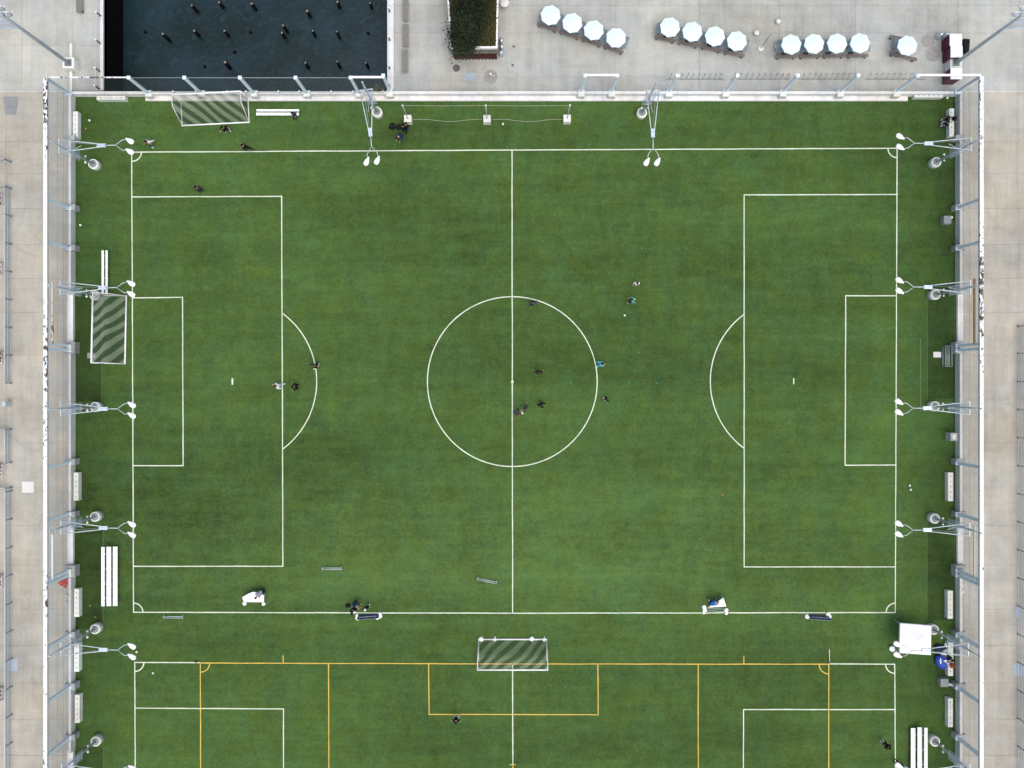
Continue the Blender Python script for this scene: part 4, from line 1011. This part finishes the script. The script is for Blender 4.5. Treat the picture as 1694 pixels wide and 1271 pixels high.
for x, y in ((1571, 361), (1567, 370)): a = G(x, y); q = MB(); q.lathe((a.x, a.y, 0), [(.16, 0), (.18, .3), (.08, .5), (.02, .52)], 8); tag(q.build('water_jug', MT['white'], origin=(a.x, a.y, 0)), f'white jug beside the grey box at the right wall, {"upper" if y < 365 else "lower"} one', 'jug', 'white jugs')
p_ = G(1569, 1126); q = MB(); q.box((p_.x - .8, p_.y, .35), (.85, .85, .7)); tag(q.build('equipment_box', MT['pad'], origin=(p_.x - .8, p_.y, 0)), 'grey equipment box under the barrier with people, right wall', 'box')
for x, y, s in ((1566, 1130, 'left'), (1571, 1131, 'right')): a = G(x, y); q = MB(); q.lathe((a.x, a.y, .0), [(.15, 0), (.17, .35), (.08, .55), (.02, .6)], 8); tag(q.build('water_jug', MT['white'], origin=(a.x, a.y, 0)), f'white jug below the barrier with people, {s} one', 'jug', 'white jugs')
# red bundle outside the left wall
p_ = G(106, 963); q = MB()
for k in range(26):
    a = Vector((p_.x + rg.uniform(-.65, .65), p_.y + rg.uniform(-.3, .3), .05)); d = rg.uniform(-.5, .5)
    q.tube([a, a + Vector((.25, d * .4, rg.uniform(.1, .4))), a + Vector((.5, d, .08))], .07, 5)
tag(q.build('plastic_netting', MT['scarlet'], origin=(p_.x, p_.y, 0)), 'crumpled bright red plastic netting outside the left wall', 'netting')
for x, y, s in ((112.5, 984, 'upper'), (113, 996, 'lower')):
    a = G(x, y); q = MB(); q.lathe((a.x, a.y, 0), [(.12, 0), (.14, .3), (.05, .45), (.02, .5)], 8); tag(q.build('water_jug', MT['white'], origin=(a.x, a.y, 0)), f'white jug outside the left wall below the red netting, {s} one', 'jug', 'white jugs')
for x, y, s in ((1588, 968, 'upper'), (1589, 978, 'lower')):
    a = G(x, y); q = MB(); q.lathe((a.x, a.y, 0), [(.2, 0), (.22, .3), (.1, .45), (.02, .5)], 8); tag(q.build('water_jug', MT['white'], origin=(a.x, a.y, 0)), f'white jug outside the right wall below the double post, {s} one', 'jug', 'white jugs')
# planters beyond left railing
for x, y, s in ((1, 331, 'first'), (1, 446, 'second'), (2, 592, 'third'), (2, 777, 'fourth'), (2, 961, 'fifth'), (2, 1147, 'lowest')):
    p_ = G(x, y); o = empty('planter_box', p_, f'small planter of brown leaves beyond the left railing, {s} from the top', 'planter', 'planters beyond the left railing')
    q = MB(); q.box((p_.x, p_.y, .25), (.8, 1.3, .5)); q.build('box', MT['whitepad'], o)
    q = MB()
    for k in range(90):
        c_ = Vector((p_.x + rg.uniform(-.4, .4), p_.y + rg.uniform(-.65, .65), rg.uniform(.5, .9))); t_ = rg.uniform(0, 6.28); s_ = rg.uniform(.06, .13)
        a = Vector((math.cos(t_), math.sin(t_), rg.uniform(-.5, .5))) * s_; b_ = Vector((-math.sin(t_), math.cos(t_), 0)) * s_ * .6; q.add([c_ - a, c_ - b_, c_ + a, c_ + b_], [(0, 1, 2, 3)])
    q.build('foliage', MT['leafbrown'], o)
# corner flag pole leaning/lying near yellow corner
a, b_ = G(1372, 1096), G(1372, 1074, .9); q = MB(); q.tube([a + Vector((0, 0, .05)), b_], .035, 5); o_ = empty('corner_flag', a, 'thin white corner pole leaning at the yellow corner on the right', 'corner flag'); q.build('pole', MT['white'], o_)
q = MB(); q.lathe((a.x, a.y, 0), [(.16, 0), (.12, .08), (.04, .1)], 10); q.build('base', MT['rubber'], o_)
q = MB(); b2 = G(1372, 1071, .95); q.add([b_, b2, b2 + Vector((-.12, .05, 0)), b_ + Vector((-.15, 0, .02)), b_ + Vector((0, 0, -.02)), b2 + Vector((0, 0, -.02))], [(0, 1, 2, 3), (4, 5, 1, 0)]); q.build('flag', MT['maroon'], o_)

# lumpy bags
def bag(x, y, dx, dy, h_, mt, lab, name='kit_bag', patches=None, z0=0.0, cat='bag', grp=None):
    p_ = G(x, y, z0); n_ = 14; q = MB(); m_ = 7; vs = []
    ph = rg.uniform(0, 6)
    for j in range(m_):
        f = j / (m_ - 1); rr = math.sin(math.pi * (.16 + .84 * f)) ** .7 if f < 1 else 0.02
        for k in range(n_):
            t_ = 2 * math.pi * k / n_; wob = 1 + .1 * math.sin(3 * t_ + ph + f * 2) + .05 * math.sin(5 * t_ - ph)
            vs.append((p_.x + dx / 2 * rr * wob * math.cos(t_), p_.y + dy / 2 * rr * wob * math.sin(t_), z0 + h_ * f))
    fs = [(i * n_ + k, i * n_ + (k + 1) % n_, (i + 1) * n_ + (k + 1) % n_, (i + 1) * n_ + k) for i in range(m_ - 1) for k in range(n_)] + [tuple(range(n_ - 1, -1, -1)), tuple(range((m_ - 1) * n_, m_ * n_))]
    o = empty(name, (p_.x, p_.y, z0), lab, cat, grp)
    q.add(vs, fs, True); q.build('sack', MT[mt], o)
    q = MB(); q.tube([(p_.x - dx * .3, p_.y, z0 + h_ * .8), (p_.x, p_.y + .03, z0 + h_ * 1.12), (p_.x + dx * .3, p_.y, z0 + h_ * .8)], .022, 5); q.build('strap', MT['rubber'], o)
    for (u, v_, a_, l_) in patches or ():
        q = MB(); q.box((p_.x + u * dx / 2, p_.y + v_ * dy / 2, z0 + h_ * (1 - .35 * (u * u + v_ * v_)) + .03), (l_, .09, .05), a_); q.build('white_mark', MT['white'], o)
    return o
KG = 'bags left on and beside the pitch'
bag(1555.5, 1092, 1.45, 1.7, .8, 'blue', 'large royal blue equipment bag with white marks beside the right wall', patches=[(-.55, .3, 1.2, .35), (-.5, 0, 1.3, .3), (.1, .25, .3, .35), (.15, .1, 1.0, .25), (.55, -.15, -.6, .35)], cat='bag', grp=KG)
bag(1553, 1072, 1.3, .9, .6, 'navy', 'dark navy equipment bag between the tent and the right wall', grp=KG)
bag(1559, 1078, .75, .8, .9, 'white', 'bulky white bag upon the blue equipment bags', grp=KG)
bag(1567, 1067, .95, .7, .5, 'sand', 'pale bag beside the wall below the small spotlight', grp=KG)
bag(649.5, 210.5, .75, .75, .5, 'black', 'round black kit bag, leftmost of the group below the top wall', grp=KG)
bag(659.5, 211.5, .5, .6, .45, 'black', 'small black kit bag, second in the group below the top wall', grp=KG)
bag(576, 1002, .6, .45, .35, 'black', 'black kit bag on the turf left of the banner stand', grp=KG)
bag(1577, 197.5, .5, .5, .6, 'black', 'round black backpack on the barrier in the top right corner', z0=.63, grp=KG)
bag(582, 1015, .25, .35, .25, 'black', 'small black and white bag at the left end of the banner stand', grp=KG)
p_ = G(586, 1012); q = MB(); q.lathe((p_.x, p_.y, 0), [(.18, 0), (.2, .1), (.12, .2), (.02, .24)], 8); tag(q.build('sandbag', MT['sand'], origin=(p_.x, p_.y, 0)), 'small white sandbag left of the navy banner stand', 'sandbag')
bag(325, 1094.5, .35, .25, .2, 'maroon', 'small dark maroon bag at the yellow corner on the left', grp=KG)

# ================================================================== PEOPLE
def make_pose(kind):
    V = []; E = []; RAD = []; LAB = []
    def vt(p, r_): V.append(Vector(p)); RAD.append(r_ if isinstance(r_, tuple) else (r_, r_)); return len(V) - 1
    def ch(par, pts, lab):
        for p, r_ in pts:
            i = vt(p, r_); E.append((par, i)); LAB.append(lab); par = i
        return par
    P = dict(
        stand=dict(pz=.93, lean=(0, .02), legs=(((-.11, .02, .50), (-.12, -.02, .08), (-.13, .14, .03)), ((.11, .03, .50), (.12, -.01, .08), (.14, .15, .03))),
                   arms=(((-.27, -.03, 1.14), (-.28, .10, .90)), ((.27, -.03, 1.14), (.27, .12, .92)))),
        run=dict(pz=.90, lean=(0, .12), legs=(((-.11, .34, .62), (-.12, .22, .22), (-.13, .38, .16)), ((.11, -.10, .50), (.12, -.38, .24), (.12, -.38, .10))),
                 arms=(((-.28, -.22, 1.16), (-.26, -.02, 1.02)), ((.28, .16, 1.14), (.20, .38, 1.22)))),
        wide=dict(pz=.88, lean=(0, .10), legs=(((-.18, .14, .48), (-.22, .02, .08), (-.25, .17, .03)), ((.18, .12, .48), (.22, -.02, .08), (.25, .13, .03))),
                  arms=(((-.34, .02, 1.18), (-.40, .22, 1.05)), ((.34, .02, 1.18), (.42, .20, 1.05)))),
        bend=dict(pz=.82, lean=(0, .42), legs=(((-.12, .16, .46), (-.13, -.02, .08), (-.14, .14, .03)), ((.12, .15, .46), (.13, -.03, .08), (.14, .13, .03))),
                  arms=(((-.24, .52, .92), (-.16, .66, .70)), ((.24, .52, .92), (.16, .68, .72)))),
        sit=dict(pz=.53, lean=(0, .14), legs=(((-.13, .44, .50), (-.14, .46, .08), (-.15, .62, .03)), ((.13, .44, .50), (.15, .50, .08), (.16, .66, .03))),
                 arms=(((-.27, .12, .78), (-.18, .36, .66)), ((.27, .12, .78), (.18, .36, .66)))),
    )[kind]
    pz = P['pz']; lx, ly = P['lean']; dz = .55 * (1 - .35 * (ly > .3))
    def tor(u): return (lx * u, ly * u, pz + dz * u)
    pel = vt(tor(0), (.155, .12))
    sp = ch(pel, [(tor(.35), (.13, .10))], 'shirt'); che = ch(sp, [(tor(.75), (.165, .115))], 'shirt')
    c = tor(1.0); nk = ch(che, [((c[0], c[1], c[2]), (.062, .062))], 'skin')
    f = .03 + .1 * (ly > .3)
    h1 = ch(nk, [((c[0], c[1] + f, c[2] + .09), (.075, .085)), ((c[0], c[1] + f * 1.4, c[2] + .17), (.082, .098)), ((c[0], c[1] + f * 1.4, c[2] + .245), (.06, .07))], 'skin')
    hc = V[h1 - 1]; ch(h1 - 1, [(hc + Vector((0, .105, -.01)), .014), (hc + Vector((0, .125, -.02)), .009)], 'skin')
    for s in (-1, 1): ch(h1 - 1, [(hc + Vector((s * .088, 0, 0)), (.012, .018))], 'skin')
    for k, s in enumerate((-1, 1)):
        kn, an, to = P['legs'][k]; hp = tor(0)
        hip = ch(pel, [((hp[0] + s * .10, hp[1], hp[2] - .06), (.098, .098))], 'shorts')
        k1 = Vector((hp[0] + s * .10, hp[1], hp[2] - .06)).lerp(Vector(kn), .65)
        a = ch(hip, [(k1, .085)], 'shorts'); a = ch(a, [(kn, .062)], 'shorts')
        a = ch(a, [(Vector(kn).lerp(Vector(an), .4), .055), (an, .04)], 'sock')
        ch(a, [(Vector(an).lerp(Vector(to), .5) + Vector((0, 0, -.015)), (.045, .035)), (to, (.035, .025))], 'shoe')
        el, wr = P['arms'][k]; sh = tor(.88)
        a = ch(che, [((sh[0] + s * .185, sh[1], sh[2] + .02), .062)], 'shirt')
        a = ch(a, [(Vector((sh[0] + s * .185, sh[1], sh[2])).lerp(Vector(el), .6), .050)], 'shirt'); a = ch(a, [(el, .044), (Vector(el).lerp(Vector(wr), .5), .040)], 'shirt'); a = ch(a, [(wr, .027)], 'skin')
        d = (Vector(wr) - Vector(el)).normalized(); pm = Vector(wr) + d * .07; a = ch(a, [(pm, (.036, .02))], 'skin')
        sd2 = d.cross(Vector((0, 0, 1))).normalized() if abs(d.z) < .95 else Vector((0, 1, 0)); dn = d.cross(sd2).normalized()
        for j, L_ in enumerate((.065, .078, .07, .055)):
            b0 = pm + sd2 * (j - 1.5) * .019 + d * .025; ch(a, [(b0, .009), (b0 + d * L_ * .55, .009), (b0 + d * L_ * .9 + Vector((0, 0, -.02)), .007)], 'skin')
        b0 = Vector(wr) + d * .025 + sd2 * s * .03; ch(a - 0, [(b0 + d * .02, .011), (b0 + d * .05 + sd2 * s * .015, .009)], 'skin')
    me = bpy.data.meshes.new('body_' + kind); me.from_pydata([tuple(v_) for v_ in V], E, [])
    ob = bpy.data.objects.new('tmp', me); COL.objects.link(ob)
    md = ob.modifiers.new('s', 'SKIN'); md.use_smooth_shade = True
    for i, r_ in enumerate(RAD):
        k_ = (1.5 if max(r_) > .11 else 1.38) if max(r_) > .045 and i not in (h1, h1 - 1, h1 - 2) else 1.0; r_ = (r_[0] * k_, r_[1] * k_)
        me.skin_vertices[0].data[i].radius = r_
    me.skin_vertices[0].data[pel].use_root = True
    sb = ob.modifiers.new('u', 'SUBSURF'); sb.levels = 1; sb.render_levels = 1
    dg = bpy.context.evaluated_depsgraph_get(); out = bpy.data.meshes.new_from_object(ob.evaluated_get(dg)); bpy.data.objects.remove(ob)
    out.name = 'body_' + kind
    out.materials.clear()
    for _ in range(5): out.materials.append(None)
    IDX = dict(skin=0, shirt=1, shorts=2, sock=3, shoe=4)
    for pg in out.polygons:
        c = pg.center; best = 9e9; bi = 0
        for (i, j), lb in zip(E, LAB):
            a, b_ = V[i], V[j]; ab = b_ - a; t_ = max(0, min(1, (c - a).dot(ab) / max(ab.length_squared, 1e-9))); dd = (a + ab * t_ - c).length
            if dd < best: best = dd; bi = IDX[lb]
        pg.material_index = bi; pg.use_smooth = True
    return out, hc.copy()
POSES = {k: make_pose(k) for k in ('stand', 'run', 'wide', 'bend', 'sit')}
PC = {}
def cm(name, col):
    if name not in PC:
        PC[name] = M('cloth ' + name, col, .9, var=.15); PC[name].node_tree.nodes['Principled BSDF'].inputs['Specular IOR Level'].default_value = .08
    return PC[name]
COLS = dict(black=(.012, .013, .015), navy=(.018, .035, .09), white=(.75, .77, .78), teal=(.04, .42, .46), cyan=(.08, .46, .62), grey=(.25, .28, .32), red=(.55, .05, .04), darkgrey=(.05, .055, .06), blue=(.03, .12, .42), pale=(.55, .58, .55))
SK = [cm('skin light', (.50, .31, .23)), cm('skin tan', (.34, .19, .12)), cm('skin deep', (.14, .075, .05))]
HR = [cm('hair black', (.012, .01, .009)), cm('hair brown', (.06, .035, .02)), cm('hair fair', (.32, .22, .11))]
hairs = {}
def person(x, y, pose, head, shirt, shorts, socks, lab, skin=0, hair=0, z0=0.0, shoe='black', cap=None, sc=1.0):
    me, hc = POSES[pose]; g = G(x, y, z0 + (.9 if pose != 'sit' else .6)); g.z = z0
    o = empty('person', g, lab, 'person', None, R(head)); o.scale = (sc, sc, sc)
    b = bpy.data.objects.new('body', me); COL.objects.link(b); b.parent = o
    for i, mt in enumerate((SK[skin], cm(shirt, COLS[shirt]), cm(shorts, COLS[shorts]), cm(socks, COLS[socks]), cm(shoe, COLS[shoe]))):
        b.material_slots[i].link = 'OBJECT'; b.material_slots[i].material = mt
    if (pose) not in hairs:
        q = MB(); q.lathe((hc.x, hc.y - .012, hc.z - .015), [(.10, -.035), (.112, .02), (.105, .07), (.075, .115), (.03, .135), (.004, .14)], 14, .95, 1.08); hairs[pose] = q
        m_ = q.build('hair', HR[0]); hm = m_.data; bpy.data.objects.remove(m_); hairs[pose] = hm
        q = MB()
        for s in (-1, 1): q.lathe((hc.x + s * .032, hc.y + .088, hc.z), [(.004, -.012), (.012, 0), (.004, .012)], 6)
        m_ = q.build('eyes', MT['black']); hairs[pose + 'e'] = m_.data; bpy.data.objects.remove(m_)
    for nm, k_ in (('cap' if cap else 'hair', pose), ('eyes', pose + 'e')):
        hb = bpy.data.objects.new(nm, hairs[k_]); COL.objects.link(hb); hb.parent = o
        hb.material_slots[0].link = 'OBJECT'; hb.material_slots[0].material = (cm(cap, COLS[cap]) if cap else HR[hair]) if k_ == pose else MT['black']
    return o
PS = [
 (249, 236, 'run', 150, 'white', 'navy', 'white', 'person in white shirt and navy shorts by the top left corner arc', 1, 0),
 (372, 213, 'wide', 200, 'black', 'black', 'white', 'goalkeeper like person in black with white gloves below the top goal', 0, 0),
 (408, 245, 'run', 80, 'black', 'black', 'black', 'person all in black on the top touchline below the goal', 1, 0),
 (330, 314, 'stand', 40, 'darkgrey', 'black', 'navy', 'person in dark clothes just above the left penalty area line', 1, 0),
 (521, 606, 'run', -60, 'black', 'black', 'white', 'person in black on the left penalty arc', 0, 1),
 (462.5, 638.5, 'run', 100, 'white', 'pale', 'white', 'person all in white on the left penalty area line', 0, 1),
 (490.5, 640, 'wide', 90, 'black', 'black', 'black', 'person in black inside the left penalty arc', 1, 0),
 (882, 503, 'wide', 30, 'navy', 'navy', 'navy', 'person in navy at the top of the centre circle', 1, 0),
 (890.5, 617, 'wide', 0, 'black', 'black', 'white', 'person in black standing alone inside the centre circle', 1, 0),
 (991.5, 603, 'run', -70, 'cyan', 'teal', 'white', 'person in bright turquoise on the right edge of the centre circle', 0, 0),
 (1003, 660.5, 'stand', 120, 'black', 'black', 'white', 'person in black just outside the centre circle on the right', 0, 1),
 (896, 669, 'run', 80, 'black', 'black', 'black', 'person in black inside the lower right of the centre circle', 2, 0),
 (871, 676, 'wide', 60, 'darkgrey', 'black', 'white', 'person in dark grey with white bib nearest the ball', 0, 0),
 (855, 683, 'run', -40, 'navy', 'navy', 'red', 'person in navy with a red collar beside the halfway line', 0, 1),
 (1046, 497, 'run', 95, 'teal', 'black', 'white', 'person in teal right of the centre circle', 1, 0),
 (1052, 469.5, 'stand', 180, 'white', 'black', 'white', 'person in white with black shorts above the one in teal', 0, 0),
 (755, 1187, 'wide', 180, 'black', 'white', 'white', 'person in black shirt and white shorts on the yellow goal area line', 0, 0),
 (668, 213, 'stand', 20, 'black', 'black', 'black', 'person in black standing beside the bags below the top wall', 1, 0),
 (672, 211.5, 'run', -30, 'black', 'navy', 'black', 'person in black shirt nearest the left concrete block', 0, 0),
 (662.5, 222, 'bend', 160, 'navy', 'navy', 'black', 'person in navy bending at the bottom of the group of bags', 0, 1),
 (585, 999, 'bend', 250, 'navy', 'navy', 'navy', 'person in navy bending over the black bag near the lower touchline', 0, 2),
 (606.5, 1004, 'stand', 200, 'black', 'black', 'white', 'person in black and white standing above the navy banner', 0, 0),
 (433, 978.5, 'bend', 140, 'grey', 'black', 'black', 'person in grey and black leaning over the white covered cart', 0, 0),
 (1176, 999, 'bend', 300, 'blue', 'navy', 'white', 'person in blue crouching left of the white triangular cover', 0, 2),
 (1465, 1231.5, 'stand', 30, 'black', 'black', 'white', 'person in black casting no ball, inside the lower right box'.replace(' casting no ball,', ' standing'), 0, 0),
 (1486, 1264, 'stand', 60, 'black', 'black', 'black', 'person in black cut off by the bottom edge at the right line', 1, 0),
 (586, 1007, 'stand', 180, 'black', 'black', 'white', 'person in black at the left end of the navy banner', 0, 0),
]
for p_ in PS:
    person(*p_[:8], skin=p_[8], hair=p_[9], cap='white' if 'black and white' in p_[7] else None, sc=1.16, shoe='white' if p_[6] == 'white' else 'black')
person(487, 187.5, 'sit', 170, 'navy', 'navy', 'black', 'person in navy sitting on the right end of the two plank bench', skin=1)
person(1568, 197.5, 'sit', 100, 'black', 'navy', 'white', 'person in black sitting on the top right barrier, upper one', skin=1, z0=.12)
person(1567, 206, 'sit', 80, 'navy', 'navy', 'white', 'person in navy sitting on the top right barrier, lower one', skin=0, hair=1, z0=.12)
person(1567.5, 1083, 'sit', 90, 'black', 'black', 'pale', 'person in black sitting on the right barrier near the tent', skin=1, z0=.12)
person(1573, 1089, 'sit', 100, 'navy', 'black', 'black', 'person in navy sitting behind the others on the right barrier', skin=0, z0=.12)
person(1574, 1100, 'sit', 80, 'red', 'pale', 'white', 'person in dark red sitting at the lower end of the right barrier', skin=0, z0=.12, cap='red')
for o in bpy.data.objects:
    if o.parent is None and 'label' in o and o['label'] == '': print('EMPTY LABEL', o.name)
